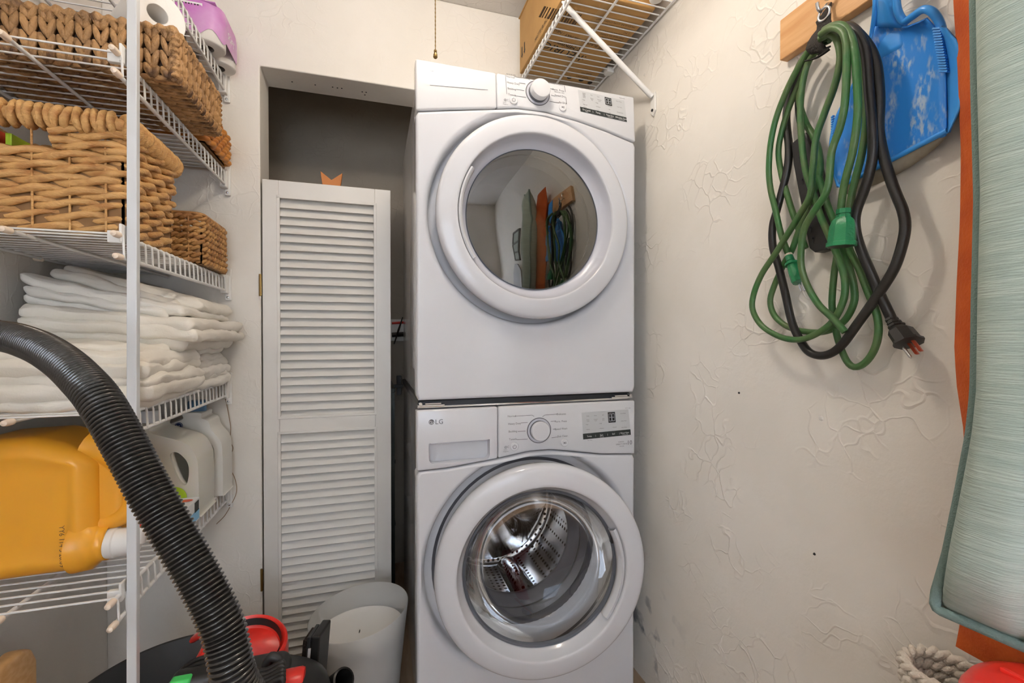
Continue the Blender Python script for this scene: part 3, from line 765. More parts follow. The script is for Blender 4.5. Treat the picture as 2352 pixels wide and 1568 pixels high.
# ------------------------------------------------------------------ support pole of the shelves
pole = thing('support_pole', 'tall white metal support pole clipped to the left shelf fronts', 'pole', (-.456, 1.10, 0))
def pole_pt(z): return -.456 - .004 * (1 - z / 2.4), 1.105 - .030 * (1 - z / 2.4)
Q = []
for z in (0, .6, 1.2, 1.8, ZC - .002):
    x, y = pole_pt(z)
    Q.append([(x - .0085, y - .006, z), (x + .0085, y - .006, z), (x + .0085, y + .009, z), (x - .0085, y + .009, z)])
MB().grid(Q, cv=True, capu=True).build('pole', M['pole'], pole, bevel=.0015)
for nm, (sh, z) in shelves.items():
    if nm == 's0': continue
    x, y = pole_pt(z)
    c = MB().box(x - .016, x - .011, y - .018, y + .004, z - .016, z + .020)
    c.box(x - .036, x - .012, y - .016, y - .004, z - .018, z + .006)
    c.build('clip', M['bracket'], pole, bevel=.002)

# ------------------------------------------------------------------ woven baskets
def spindle(mb, a, b, r, flat=.7, nrm=None, n=6):
    a, b = np.array(a, float), np.array(b, float)
    t = np.linspace(0, 1, 6); rr = r * np.sin(np.pi * (.08 + .84 * t)) ** .7
    mb.tube(a[None] + (b - a)[None] * t[:, None], rr, n, up0=nrm, flat=flat)

random.seed(3)
def plait_mesh(length, w, seed):
    """one knitted-looking plait: pairs of fat reeds leaning into a V; local x across, z along, -y outwards"""
    rs = random.Random(seed); mb = MB(); step = w * .92; k = int(length / step)
    for i in range(k + 1):
        z = i * step * (length / (k * step))
        for s in (-1, 1):
            j = rs.uniform(-.0015, .0015); q = rs.uniform(.9, 1.15)
            z0, z1 = z - step * .75 + j, z + step * .72 + j
            z0, z1 = max(z0, -.006), min(z1, length + .006)
            if z1 - z0 < .006: continue
            spindle(mb, (s * w * .02, -.001, z0), (s * w * .40, -.003 + rs.uniform(-.002, .001), z1), w * .245 * q, .85, (0, 1, 0))
    return mb

def braided_basket(label, x0, x1, y0, y1, z0, z1):
    b = thing('storage_basket', label, 'basket', ((x0 + x1) / 2, (y0 + y1) / 2, z0))
    o = np.array(b.location)
    t = .008
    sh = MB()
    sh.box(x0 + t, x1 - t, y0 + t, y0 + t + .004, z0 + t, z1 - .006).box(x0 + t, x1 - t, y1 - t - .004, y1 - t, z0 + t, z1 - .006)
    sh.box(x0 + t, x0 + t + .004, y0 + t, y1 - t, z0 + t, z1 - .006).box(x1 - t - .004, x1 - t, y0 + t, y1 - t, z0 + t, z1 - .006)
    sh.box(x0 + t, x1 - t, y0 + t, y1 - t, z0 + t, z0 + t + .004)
    sh.build('liner', M['reed_shadow'], b)  # near-black inner shell, paints the shade seen between the plaits
    w = .0300; hgt = z1 - z0 - .012
    protos = [plait_mesh(hgt, w, s).build('plait', M['reed_dark'], b, smooth=70, local=True) for s in (1, 2, 3)]
    used = set()
    def put(P, loc, rz):
        i = random.randrange(3); P = P[i]
        if i not in used and P in protos:
            used.add(i); P.location = loc; P.rotation_euler = (0, 0, rz); return
        share(P, b, loc, (0, 0, rz))
    nx, ny = round((x1 - x0) / w), round((y1 - y0) / w)
    for i in range(nx):
        x = x0 + (x1 - x0) * (i + .5) / nx - o[0]
        put(protos, (x, y0 + .004 - o[1], .004), 0); put(protos, (x, y1 - .004 - o[1], .004), math.pi)
    for i in range(ny):
        y = y0 + (y1 - y0) * (i + .5) / ny - o[1]
        put(protos, (x1 - .004 - o[0], y, .004), math.pi / 2); put(protos, (x0 + .004 - o[0], y, .004), -math.pi / 2)
    bp = plait_mesh(x1 - x0 - .012, w, 9).build('bottom_plait', M['reed_dark'], b, smooth=70, local=True)
    bp.rotation_euler = (math.pi / 2, 0, 0)
    for i in range(ny):
        y = y0 + (y1 - y0) * (i + .5) / ny - o[1]
        q = bp if i == 0 else share(bp, b, (0, 0, 0))
        # lie flat: local z -> world x, outwards (-y) -> down
        q.rotation_euler = (math.pi / 2, 0, math.pi / 2) if False else (0, math.pi / 2, 0)
        q.rotation_mode = 'QUATERNION'
        from mathutils import Matrix
        q.rotation_quaternion = Matrix(((0, 0, 1), (-1, 0, 0), (0, 1, 0))).transposed().to_quaternion() if False else Matrix(((0, 0, 1), (1, 0, 0), (0, 1, 0))).to_quaternion()
        q.location = (x0 + .006 - o[0], y, .004)
    rim = [(p[0], p[1], z1 - .004) for p in rrect(x0 + .004, x1 - .004, y0 + .004, y1 - .004, .012, 4)]
    rp = resample(rim, .004, True)
    lump = .0095 + .0028 * np.sin(np.arange(len(rp)) * 1.15) + .0012 * np.sin(np.arange(len(rp)) * .37)
    MB().tube(rp, lump, 8, closed=True).build('rim', M['reed_dark'], b, smooth=60)
    for x, y in ((x0 + .003, y0 + .003), (x1 - .003, y0 + .003), (x0 + .003, y1 - .003), (x1 - .003, y1 - .003)):
        zz = np.linspace(z0 + .004, z1 - .006, 40)
        MB().tube([(x, y, q) for q in zz], .0075 + .0022 * np.sin(np.arange(40) * 1.2), 7).build('corner_post', M['reed_dark'], b, smooth=60)
    return b
z1s = shelves['s1'][1] + .0025
braided_basket('dark brown braided seagrass basket with blackened gaps, overhanging its shelf', -.790, -.405, 1.158, 1.455, z1s, z1s + .108)

def rope_row(mb, path, r, pitch, strands=2, closed=True, seed=0, sq=1.0):
    p = resample(path, r * .9, closed); m = len(p)
    d = np.arange(m) * r * .9
    t = (np.roll(p, -1, 0) - np.roll(p, 1, 0)) if closed else np.gradient(p, axis=0)
    t[:, 2] = 0; t /= np.linalg.norm(t, axis=1)[:, None] + 1e-9
    out = np.stack([t[:, 1], -t[:, 0], np.zeros(m)], 1)
    tot = d[-1] + r * .9
    turns = max(1, round(tot / pitch)) if closed else tot / pitch
    rs = np.random.RandomState(seed); ph0 = rs.rand() * 6.28
    for k in range(strands):
        ph = ph0 + 2 * math.pi * (d / tot * turns + k / strands)
        q = p + out * (np.cos(ph) * r * .62)[:, None] + np.array([0, 0, 1.])[None] * (np.sin(ph) * r * .62 * sq)[:, None]
        rr = r * (.66 + .08 * np.sin(d * 90 + k + seed) + .05 * rs.randn(m).cumsum() / (m ** .5))
        mb.tube(q, rr, 7, closed=closed)
    return mb

def rope_basket(label, x0, x1, y0, y1, z0, z1, rows, r, pitch, m, core, slot=None, rim_h=.03, wraps=True, seed=0, taper=.0, name='storage_basket'):
    b = thing(name, label, 'basket', ((x0 + x1) / 2, (y0 + y1) / 2, z0))
    o = np.array(b.location)
    zt = z1 - rim_h
    c = MB(); i_ = r * 1.1
    for q in ((x0 + i_, x1 - i_, y0 + i_, y0 + i_ + .004), (x0 + i_, x1 - i_, y1 - i_ - .004, y1 - i_), (x0 + i_, x0 + i_ + .004, y0 + i_, y1 - i_), (x1 - i_ - .004, x1 - i_, y0 + i_, y1 - i_)):
        top = zt if not slot else z0 + slot[2] - r
        c.box(q[0], q[1], q[2], q[3], z0 + .002, top)
    c.box(x0 + i_, x1 - i_, y0 + i_, y1 - i_, z0 + .001, z0 + .005).build('liner', core, b)
    for k in range(rows):
        z = z0 + r * 1.25 + (zt - z0 - r * 1.6) * k / (rows - 1)
        g = taper * (k / (rows - 1) - .5)
        a0, a1, b0, b1 = x0 - g + r, x1 + g - r, y0 - g + r, y1 + g - r
        loop = [(p[0], p[1], z) for p in rrect(a0, a1, b0, b1, .022, 5)]
        if slot and z - z0 > slot[2]:
            # leave the hand hole open in the near and far faces
            s0, s1 = slot[0], slot[1]
            right = [(s1, b1, z)] + [p for p in loop if p[0] > (a0 + a1) / 2] + [(s1, b0, z)]
            R_ = [(s1, b1, z)] + sorted([p for p in loop if p[0] > (a0 + a1) / 2 and p[1] > (b0 + b1) / 2], key=lambda p: p[0] - p[1]) + sorted([p for p in loop if p[0] > (a0 + a1) / 2 and p[1] <= (b0 + b1) / 2], key=lambda p: -p[0] - p[1]) + [(s1, b0, z)]
            L_ = [(s0, b1, z)] + sorted([p for p in loop if p[0] <= (a0 + a1) / 2 and p[1] > (b0 + b1) / 2], key=lambda p: -p[0] - p[1]) + sorted([p for p in loop if p[0] <= (a0 + a1) / 2 and p[1] <= (b0 + b1) / 2], key=lambda p: p[0] - p[1]) + [(s0, b0, z)]
            mb = MB(); rope_row(mb, R_, r, pitch, closed=False, seed=seed + k); rope_row(mb, L_, r, pitch, closed=False, seed=seed + 40 + k)
        else:
            mb = rope_row(MB(), loop, r, pitch, closed=True, seed=seed + k)
        mb.build('rope_row', m, b, smooth=70)
    g = taper * .5
    rim = [(p[0], p[1], z1 - rim_h / 2) for p in rrect(x0 - g + r, x1 + g - r, y0 - g + r, y1 + g - r, .022, 5)]
    rp = resample(rim, .003, True)
    MB().tube(rp, rim_h * .36, 8, closed=True, flat=1.0).build('rim', m, b, smooth=60)
    if wraps:
        step = rim_h * .36; wp = resample(rim, step, True); w0s = []
        for v in range(3):
            rs = random.Random(v); mb = MB()
            a = np.linspace(0, 2 * math.pi, 15)[:-1]
            ring = [(rs.uniform(-.0015, .0015) + .25 * step * math.sin(t * .5 + v), math.cos(t) * rim_h * .40, math.sin(t) * rim_h * .47) for t in a]
            mb.tube(ring, step * (.64 + .06 * np.sin(a * 2 + v)), 7, closed=True, flat=.7)
            w0s.append(mb)
        built = [None] * 3
        for i, p in enumerate(wp):
            v = random.randrange(3); q = wp[(i + 1) % len(wp)] - wp[i - 1]; rz = math.atan2(q[1], q[0])
            if built[v] is None:
                built[v] = w0s[v].build('rim_wrap', m, b, smooth=70, local=True); ob = built[v]
            else: ob = share(built[v], b, (0, 0, 0))
            ob.location = p - o; ob.rotation_euler = (random.uniform(-.12, .12), random.uniform(-.15, .15), rz + random.uniform(-.1, .1))
    # upright stakes showing between the ropes
    for x in np.linspace(x0 + .04, x1 - .04, 5):
        MB().tube([(x, y0 + r * .5, z0 + .004), (x, y0 + r * .5, zt)], .0022, 6).build('stake', m, b, smooth=60)
    return b
z2s = shelves['s2'][1] + .0025
rope_basket('large light tan rope basket with thick wrapped rim and hand hole', -.795, -.478, 1.122, 1.378, z2s, z2s + .248, 9, .0118, .150, M['reed_tan'], M['reed_tan_core'], slot=(-.74, -.605, .172), rim_h=.040, seed=1, taper=.012)
rope_basket('small honey coloured rope basket at the closet end of the shelf', -.770, -.452, 1.478, 1.715, z2s, z2s + .150, 8, .0085, .045, M['reed_small'], M['reed_tan_core'], slot=(-.66, -.56, .10), rim_h=.014, wraps=False, seed=7)
# things inside the tan basket
for i, (x, w, mm, hh, lab, nm) in enumerate(((-.745, .012, M['red'], .200, 'thin red booklet standing inside the tan rope basket', 'booklet'), (-.715, .010, M['label_red'], .205, 'orange-red booklet beside the red one inside the tan basket', 'booklet'), (-.695, .010, M['label_green'], .2, 'green booklet inside the tan rope basket', 'booklet'))):
    tag(MB().box(x, x + w, 1.158, 1.31, z2s + .006, z2s + hh).build(nm, mm, bevel=.001), lab, 'booklet')
tag(MB().rbox((-.605, 1.215, z2s + .095), (.13, .12, .178), .03, 4, 4, fn=lambda p, u: p + .006 * np.array(noise.noise_vector(Vector(p * 25))[:])).build('orange_bag', mat('orange_film', (.85, .16, .01), .35), smooth=60), 'bright orange bag inside the tan rope basket', 'bag')
# white board and orange wicker basket at the back of the upper shelf
tag(MB().box(-.785, -.520, 1.500, 1.735, z1s, z1s + .004).build('shelf_liner', M['paper']), 'white card liner under the orange wicker basket', 'liner')
ob = thing('storage_basket', 'orange wicker basket behind the dark braided basket', 'basket', (-.6, 1.6, z1s + .0045))
zz0 = z1s + .0045
for k in range(6):
    z = zz0 + .010 + k * .0155
    loop = resample([(p[0], p[1], z) for p in rrect(-.78, -.455, 1.512, 1.728, .025, 5)], .004, True)
    m_ = len(loop); ph = np.arange(m_) * 2 * math.pi / 10 + (k % 2) * math.pi
    cen = np.array([-.6175, 1.62, z]); dirn = (loop - cen); dirn[:, 2] = 0; dirn /= np.linalg.norm(dirn, axis=1)[:, None]
    MB().tube(loop + dirn * (np.sin(ph) * .0045)[:, None], .0085, 7, closed=True, flat=1.0, up0=(0, 0, 1)).build('band', M['reed_orange'], ob, smooth=60)
MB().box(-.768, -.467, 1.524, 1.716, zz0 + .001, zz0 + .006).box(-.768, -.467, 1.524, 1.528, zz0, zz0 + .095).box(-.471, -.467, 1.524, 1.716, zz0, zz0 + .095).build('liner', M['reed_tan_core'], ob)

# ------------------------------------------------------------------ paper goods
tr = thing('paper_roll', 'white paper roll lying on the dark braided basket', 'paper roll', (-.52, 1.20, z1s + .106))
ce = at(362, 32, Y=1.185); rc = .054
RA = (-.62, .78, 0)
MB().lathe([(.0205, 0), (rc - .002, 0), (rc, .002), (rc, .108), (rc - .002, .11), (.0205, .11), (.0205, 0)], 48, ce, RA).build('roll', M['paper'], tr, smooth=40)
MB().lathe([(.0205, .001), (.0195, 0), (.0195, .11), (.0205, .109)], 32, ce, RA).build('core', M['paper'], tr, smooth=40)

z0s = shelves['s0'][1] + .0025
pk = thing('toilet_paper_pack', 'purple wrapped pack of toilet rolls on the top left shelf', 'paper pack', (-.55, 1.6, z0s))
for i in range(2):
    for j in range(2):
        cx, cy = -.478 - .106 * j, 1.697 - .106 * i
        if j == 1 and i == 2: continue
        rl = MB().lathe([(.020, .0), (.046, 0), (.0505, .004), (.0505, .104), (.046, .108), (.02, .108)], 36, (cx, cy, z0s)).build('roll', M['paper'], pk, smooth=50)
        MB().lathe([(.020, .001), (.0195, .05), (.02, .107)], 20, (cx, cy, z0s)).build('core_tube', mat('core_card', (.30, .27, .25), .8), rl, smooth=50)
# film wrapped round the four rolls, leaving the roll ends free below
ring = []
for cx, cy, a0 in ((-.478, 1.697, 0), (-.584, 1.697, 90), (-.584, 1.591, 180), (-.478, 1.591, 270)):
    for k in range(9):
        t = math.radians(a0 + 90 * k / 8); ring.append((cx + .0525 * math.cos(t), cy + .0525 * math.sin(t)))
P = []
for zz, g in ((.022, 0), (.05, .0012), (.09, .001), (.112, -.003)):
    P.append([(x + (x + .531) * g * 8, y + (y - 1.644) * g * 8, z0s + zz + (.012 * math.sin(k * .9) if zz == .022 else 0)) for k, (x, y) in enumerate(ring)])
fl = MB().grid(P, cv=True).build('wrapper', M['wrap'], pk, smooth=60)
MB().box(-.62, -.44, 1.54, 1.75, z0s + .109, z0s + .112).build('wrapper_top', M['wrap'], fl, bevel=.001)
MB().box(-.4252, -.4248, 1.60, 1.69, z0s + .045, z0s + .075).build('print_panel', M['wrap2'], fl)
writing([('SOFT', .028, (-.4244, 1.605, z0s + .05), (0, 1, 0), (0, 0, 1), 'LEFT')], M['print_w'], fl)
bar = MB()
for k in range(9): bar.box(-.545 + k * .0075, -.545 + k * .0075 + (.004 if k % 3 else .0025), 1.5378, 1.5382, z0s + .045, z0s + .095)
MB().box(-.552, -.472, 1.5384, 1.5387, z0s + .04, z0s + .10).build('barcode_field', M['print_w'], fl)
bar.build('barcode', M['ink'], fl)

# ------------------------------------------------------------------ folded linens
def crumple(amp, f, seed, ridge=.5):
    off = Vector((seed * 3.1, seed * 1.7, seed * .9))
    def fn(p, u):
        q = Vector(p) * f + off
        d = noise.noise_vector(q); d2 = noise.noise_vector(Vector((p[0] * f * 2.6, p[1] * f * 2.6, p[2] * f * 5)) + off)
        v = np.array(d[:]) * amp + np.array(d2[:]) * amp * ridge
        w = abs(noise.noise(Vector((p[0] * f * 1.4, p[1] * f * 1.4, p[2] * f * .3)) + off))
        v[2] -= (.5 - min(.5, w)) * amp * .8 * (1 if u[2] > .5 else 0)
        return p + v
    return fn
def folded(name, label, layers, m, seed, parts=None):
    t = thing(name, label, 'linen', (np.mean([(l[0] + l[1]) / 2 for l in layers]), np.mean([(l[2] + l[3]) / 2 for l in layers]), min(l[4] for l in layers)), 'folded linens on the shelf')
    thin = []; rs = random.Random(seed)
    for (x0, x1, y0, y1, za, zb, tl) in layers:       # every thick fold shows two or three edges of cloth
        k = 2 if zb - za > .040 else 1
        for q in range(k):
            a_, b_ = za + (zb - za) * q / k, za + (zb - za) * (q + 1) / k
            g = rs.uniform(-.004, .012) if k > 1 else 0
            thin.append((x0 + rs.uniform(0, .012), x1 - g, y0 + rs.uniform(-.002, .010), y1 - .004, a_ - .004, b_ + .005, tl))
    for i, (x0, x1, y0, y1, za, zb, tl) in enumerate(thin):
        c = ((x0 + x1) / 2, (y0 + y1) / 2, (za + zb) / 2); cr = crumple(.0072, 12, seed + i * 7.3, .55)
        def fn(p, u, i=i, c=c, tl=tl, cr=cr, x0=x0, x1=x1):
            p = p.copy(); s = (p[0] - x0) / (x1 - x0)
            p[2] += tl * (s - .5)
            w_ = p[0] * 38 + p[1] * 24 + 4 * noise.noise(Vector((p[0] * 6, p[1] * 6, i * 3.3)))
            p[2] += .0014 * math.sin(w_ * 1.7) * (1 if u[2] > 0 else .5); p[1] -= .0025 * math.sin(p[0] * 60 + i) * (1 if u[1] < -.5 else 0)
            return cr(p, u)
        MB().rbox(c, (x1 - x0, y1 - y0, zb - za), (zb - za) * .49, 20, 4, fn).build('fold', m, t, smooth=80)
    return t
zs = shelves['s3'][1] + .003
folded('folded_sheet', 'large cream bedsheet folded at the near end of the linen shelf, draping over the edge',
       [(-.80, -.462, 1.120, 1.46, zs + .002, zs + .024, -.004), (-.80, -.444, 1.117, 1.46, zs + .018, zs + .054, -.006), (-.80, -.438, 1.116, 1.45, zs + .046, zs + .098, -.014), (-.79, -.450, 1.125, 1.45, zs + .088, zs + .122, -.018), (-.76, -.475, 1.16, 1.44, zs + .112, zs + .134, -.016)], M['cloth'], 1)
folded('folded_sheet', 'white sheet with grey dashed stitching folded at the closet end of the linen shelf',
       [(-.79, -.445, 1.475, 1.725, zs + .002, zs + .045, 0), (-.78, -.452, 1.47, 1.72, zs + .038, zs + .085, -.006), (-.78, -.462, 1.48, 1.71, zs + .078, zs + .125, -.01)], M['cloth_white'], 5)
dsh = MB()
for k in range(22):
    for row, (yy) in enumerate((1.50, 1.57, 1.64, 1.70)):
        dsh.box(-.4445, -.4435, yy, yy + .0015, zs + .012 + k * .005, zs + .0145 + k * .005)
folded('folded_duvet', 'puffy cream duvet cover folded in the middle of the linen pile',
       [(-.765, -.445, 1.30, 1.735, zs + .128, zs + .165, -.028), (-.77, -.415, 1.29, 1.738, zs + .155, zs + .205, -.034)], M['cloth'], 9)
folded('folded_pillowcase', 'cream pillowcase bundle with ruffled hem on top of the linen pile',
       [(-.785, -.50, 1.34, 1.735, zs + .206, zs + .224, -.040), (-.79, -.49, 1.33, 1.735, zs + .222, zs + .238, -.058), (-.79, -.455, 1.34, 1.73, zs + .236, zs + .256, -.075)], M['cloth_white'], 13)
folded('folded_pillowcase', 'rolled cream pillowcase lying uppermost on the linen pile',
       [(-.775, -.50, 1.40, 1.60, zs + .258, zs + .280, -.08), (-.77, -.450, 1.44, 1.735, zs + .260, zs + .288, -.088)], M['cloth'], 17)
# loose twine hanging down from the linen shelf bracket
tw = spline([at(u, v, Y=YB - .008) for u, v in ((515, 905), (522, 935), (530, 985), (527, 1010), (535, 1030), (524, 1062), (540, 1100), (543, 1130), (530, 1160), (515, 1185), (497, 1203))], 6)
tag(MB().tube(tw, .0011, 5).build('twine', M['twine'], smooth=60), 'thin tan twine dangling down the corner wall from the linen shelf', 'string')

# ------------------------------------------------------------------ bottles and boxes on the lowest shelf
zb_ = shelves['s4'][1] + .003
# yellow jug lying on its side, tap towards the room
yj = thing('detergent_jug', 'big yellow detergent jug lying on its side with white tap', 'jug', (-.67, 1.25, zb_))
def jug_fn(p, u):
    p = p.copy(); s = (p[0] + .80) / .25; tz = (p[2] - zb_) / .29
    if s > .55: p[2] -= (s - .55) * .05 * (tz > .55) * (tz - .55) / .45 * 2      # shoulder
    # pressed flat panel on the near face, darker rim
    if u[1] < -.9 and abs(u[0]) < .8 and abs(u[2]) < .78: p[1] += .010 * min(1, (.8 - abs(u[0])) * 6, (.78 - abs(u[2])) * 6)
    p[2] += .006 * math.sin(s * 2.0)
    return p
MB().rbox((-.678, 1.245, zb_ + .145), (.245, .205, .285), .045, 14, 6, jug_fn).build('body', M['yellow'], yj, smooth=80)
p_h = spline([(-.585, 1.205, zb_ + .262), (-.545, 1.200, zb_ + .246), (-.512, 1.195, zb_ + .205), (-.500, 1.193, zb_ + .160), (-.508, 1.193, zb_ + .122), (-.545, 1.195, zb_ + .100), (-.585, 1.2, zb_ + .094)], 6)
MB().tube(p_h, np.interp(np.arange(len(p_h)), [0, 10, 20, 30, len(p_h)], [.036, .027, .021, .021, .034]), 14).build('handle', M['yellow'], yj, smooth=80)
MB().rbox((-.552, 1.228, zb_ + .172), (.085, .10, .16), .02, 5, 4).build('handle_web', M['yellow'], yj, smooth=80)
MB().lathe([(.056, -.045), (.052, -.015), (.040, -.004), (.037, .0), (.037, .010), (.034, .012)], 32, (-.552, 1.185, zb_ + .058), 'x').build('neck', M['yellow'], yj, smooth=50)
tp = MB().lathe([(.030, -.005), (.031, .0), (.0315, .012), (.029, .014), (.029, .045), (.027, .050), (.020, .052), (0, .052)], 32, (-.540, 1.180, zb_ + .056), 'x').build('tap', M['white_pl'], yj, smooth=40)
MB().tube([(-.488, 1.172, zb_ + .058), (-.478, 1.172, zb_ + .082), (-.462, 1.170, zb_ + .088)], [.016, .014, .010], 12).build('spout', M['white_pl'], tp, smooth=60)
MB().rbox((-.478, 1.172, zb_ + .094), (.026, .024, .016), .007, 3, 4).build('push_button', M['red'], tp, smooth=60)
writing([('YY6 114 5 20:09', .0125, (-.6035, 1.136, zb_ + .118), (0, 0, -1), (1, 0, 0), 'LEFT')], M['ink_brown'], yj)

def handled_bottle(name, label, x0, x1, y, dep, z0, ht, mb_m, capm, neck_x, lean=.0):
    b = thing(name, label, 'bottle', ((x0 + x1) / 2, y, z0))
    w = x1 - x0
    outer = [(x0, 0.01), (x0 + .012, 0), (x1 - .012, 0), (x1, .012), (x1, .50 * ht), (x1 - .006, .66 * ht), (x1 - .03, .80 * ht), (neck_x + .045, .90 * ht), (neck_x + .026, .94 * ht), (neck_x + .024, ht), (neck_x - .024, ht), (neck_x - .026, .93 * ht), (x0 + .01, .82 * ht), (x0, .70 * ht)]
    poly = [(q[0], q[1], 0) for q in outer]
    sm = resample(spline(poly, 5, True), .004, True)
    o = MB().prism([(q[0], z0 + max(0, q[1])) for q in sm], y - dep / 2, y + dep / 2, 'y').build('body', mb_m, b, bevel=dep * .30, seg=4, smooth=60)
    hole = [(x1 - .028, .36 * ht), (x1 - .022, .48 * ht), (x1 - .026, .60 * ht), (x1 - .046, .70 * ht), (x1 - .062, .71 * ht), (x1 - .066, .66 * ht), (x1 - .056, .50 * ht), (x1 - .042, .38 * ht)]
    hs = resample(spline([(q[0], q[1], 0) for q in hole], 5, True), .005, True)
    carve(o, MB().prism([(q[0], z0 + q[1]) for q in hs], y - dep, y + dep, 'y'))
    rimp = np.array([(q[0], y - dep * .36, z0 + q[1]) for q in hs])
    cen = rimp.mean(0); rimp = cen + (rimp - cen) * 1.18
    MB().tube(rimp, .009, 8, closed=True).build('grip_rim', mb_m, b, smooth=60)
    c = MB().lathe([(.025, 0), (.0255, .004), (.025, .030), (.022, .034), (0, .034)], 28, (neck_x, y, z0 + ht)).build('cap', capm, b, smooth=40)
    return b
wbk = handled_bottle('detergent_bottle', 'opaque white detergent bottle with blue cap behind the milky one', -.66, -.452, 1.675, .10, zb_, .262, M['white_btl'], M['blue_cap'], -.535)
cpos = at(410, 978, Y=1.622)
MB().lathe([(0, -.001), (.011, -.001), (.011, .002)], 24, cpos, 'y').build('emblem', M['label_navy'], wbk)
MB().lathe([(.0092, -.0014), (.0100, -.0014)], 24, cpos, 'y').build('emblem_ring', M['label_white'], wbk)
writing([('he', .011, cpos + np.array([-.006, -.0018, -.003]), RT, UPV, 'LEFT')], M['label_white'], wbk)
fbt = handled_bottle('detergent_bottle', 'milky translucent detergent bottle with blue and green label', -.70, -.462, 1.515, .13, zb_, .258, M['clear_btl'], M['label_white'], -.60)
yl = 1.515 - .065 - .0008
def lab(poly, m, k, nm):
    q = [at(u, v, Y=yl - .0006 * k) for u, v in poly]
    MB().add(q, [tuple(range(len(q)))]).build(nm, m, fbt)
lab([(330, 1005), (338, 1003), (339, 1030), (330, 1040)], M['label_purple'], 1, 'label_patch')
lab([(270, 1085), (352, 1060), (360, 1058), (366, 1070), (370, 1088), (380, 1108), (392, 1120), (408, 1128), (418, 1150), (330, 1166), (270, 1170)], M['label_blue'], 1, 'label')
lab([(360, 1108), (385, 1112), (408, 1128), (412, 1135), (360, 1138)], M['label_sky'], 2, 'label_band')
cg = at(399, 1144, Y=yl - .0024)
MB().lathe([(0, 0), (.0305, 0), (.0305, .001)], 32, cg, 'y').build('label_bubble', M['label_green'], fbt)
writing([('120', .022, cg + np.array([-.022, -.0012, -.008]), RT, UPV, 'LEFT'), ('UP TO', .006, cg + np.array([-.006, -.0012, .011]), RT, UPV, 'LEFT'), ('LOADS', .006, cg + np.array([-.006, -.0012, -.016]), RT, UPV, 'LEFT')], M['label_navy'], fbt)
# cap of one more bottle, hidden behind the yellow jug
hb = thing('detergent_bottle', 'white bottle with flat pinkish lid behind the yellow jug', 'bottle', (-.697, 1.40, zb_))
MB().lathe([(0, 0), (.038, 0), (.041, .006), (.041, .20), (.036, .225), (.03, .238), (.03, .25)], 32, (-.697, 1.40, zb_)).build('body', M['white_btl'], hb, smooth=50)
MB().lathe([(.036, 0), (.037, .003), (.037, .030), (.035, .033), (0, .033)], 32, (-.697, 1.40, zb_ + .242)).build('lid', mat('pink_white', (.74, .66, .60), .4), hb, smooth=40)
# dryer sheet box
bx = thing('dryer_sheet_box', 'small blue and white dryer sheet box in front of the bottles', 'box', (-.53, 1.385, zb_))
bx0, bx1, by0, by1, bz1 = -.640, -.456, 1.352, 1.440, zb_ + .060
MB().box(bx0, bx1, by0, by1, zb_, bz1).build('carton', M['label_white'], bx, bevel=.001)
k = by0 - .0006
MB().prism([(bx0, zb_ + .001), (bx1, zb_ + .001), (bx1 - .03, zb_ + .013), (bx1 - .09, zb_ + .020), (bx0, zb_ + .018)], k, k + .0003, 'y').build('print_wave', M['label_blue'], bx)
MB().prism([(bx0, zb_ + .028), (bx0 + .06, zb_ + .038), (bx0 + .055, bz1 - .003), (bx0, bz1 - .003)], k, k + .0003, 'y').build('print_wave', M['label_navy'], bx)
cpt = at(328, 1207, Y=k); MB().lathe([(0, -.0004), (.020, -.0004)], 24, cpt, 'y', sy=.55).build('print_oval', M['label_orange'], bx)
writing([('40', .014, cpt + np.array([-.008, -.001, -.005]), RT, UPV, 'LEFT'), ('Lift and pull to open', .0062, at(313, 1222, Y=k - .0004), RT, UPV, 'LEFT'), ('insert into front of box', .0062, at(313, 1229, Y=k - .0004), RT, UPV, 'LEFT'), ('to preserve freshness', .0062, at(313, 1236, Y=k - .0004), RT, UPV, 'LEFT')], M['ink'], bx)
MB().box(bx0 + .01, bx1 - .035, by0 + .012, by1 - .012, bz1 + .0002, bz1 + .0006).build('top_print', mat('beige_print', (.55, .50, .36), .4), bx)
MB().lathe([(0, 0), (.016, 0)], 20, (bx1 - .022, by1 - .03, bz1 + .0009), sy=.7).build('top_dot', M['label_red'], bx)
MB().box(bx1 + .0002, bx1 + .0005, by0 + .004, by1 - .004, zb_ + .004, zb_ + .03).build('end_print', M['label_sky'], bx)
bar = MB()
for q in range(8): bar.box(bx1 + .0006, bx1 + .0009, by0 + .050 + q * .004, by0 + .050 + q * .004 + .0022, zb_ + .028, zb_ + .055)
bar.build('barcode', M['ink'], bx)

# ------------------------------------------------------------------ vacuum cleaner with hose, brush tool
va = thing('vacuum_cleaner', 'red and black canister vacuum cleaner with thick ribbed hose', 'vacuum cleaner', (-.27, 1.03, 0))
# black shell: open tub whose far rim shows
MB().lathe([(.15, .004), (.170, .02), (.188, .36), (.200, .398), (.2025, .400), (.2025, .404), (.1965, .403), (.184, .36), (.164, .02), (.15, .004)], 40, (-.420, 1.154, 0), a0=math.radians(15), a1=math.radians(168)).build('rear_shell', M['black_soft'], va, smooth=40)
MB().lathe([(0, .42), (.10, .425), (.13, .40), (.14, .36), (.15, .12), (.13, .02)], 32, (-.225, 1.075, 0)).build('motor_head', M['black'], va, smooth=50)
hp = np.array([at(u, v, D=d) for u, v, d in ((440, 1568, 1.0), (468, 1512, 1.05), (484, 1476, 1.10), (474, 1452, 1.12), (452, 1462, 1.15))])
MB().tube(spline(hp, 6), [.018] * 25, 10, flat=.5).build('carry_frame', M['red'], va, smooth=60)
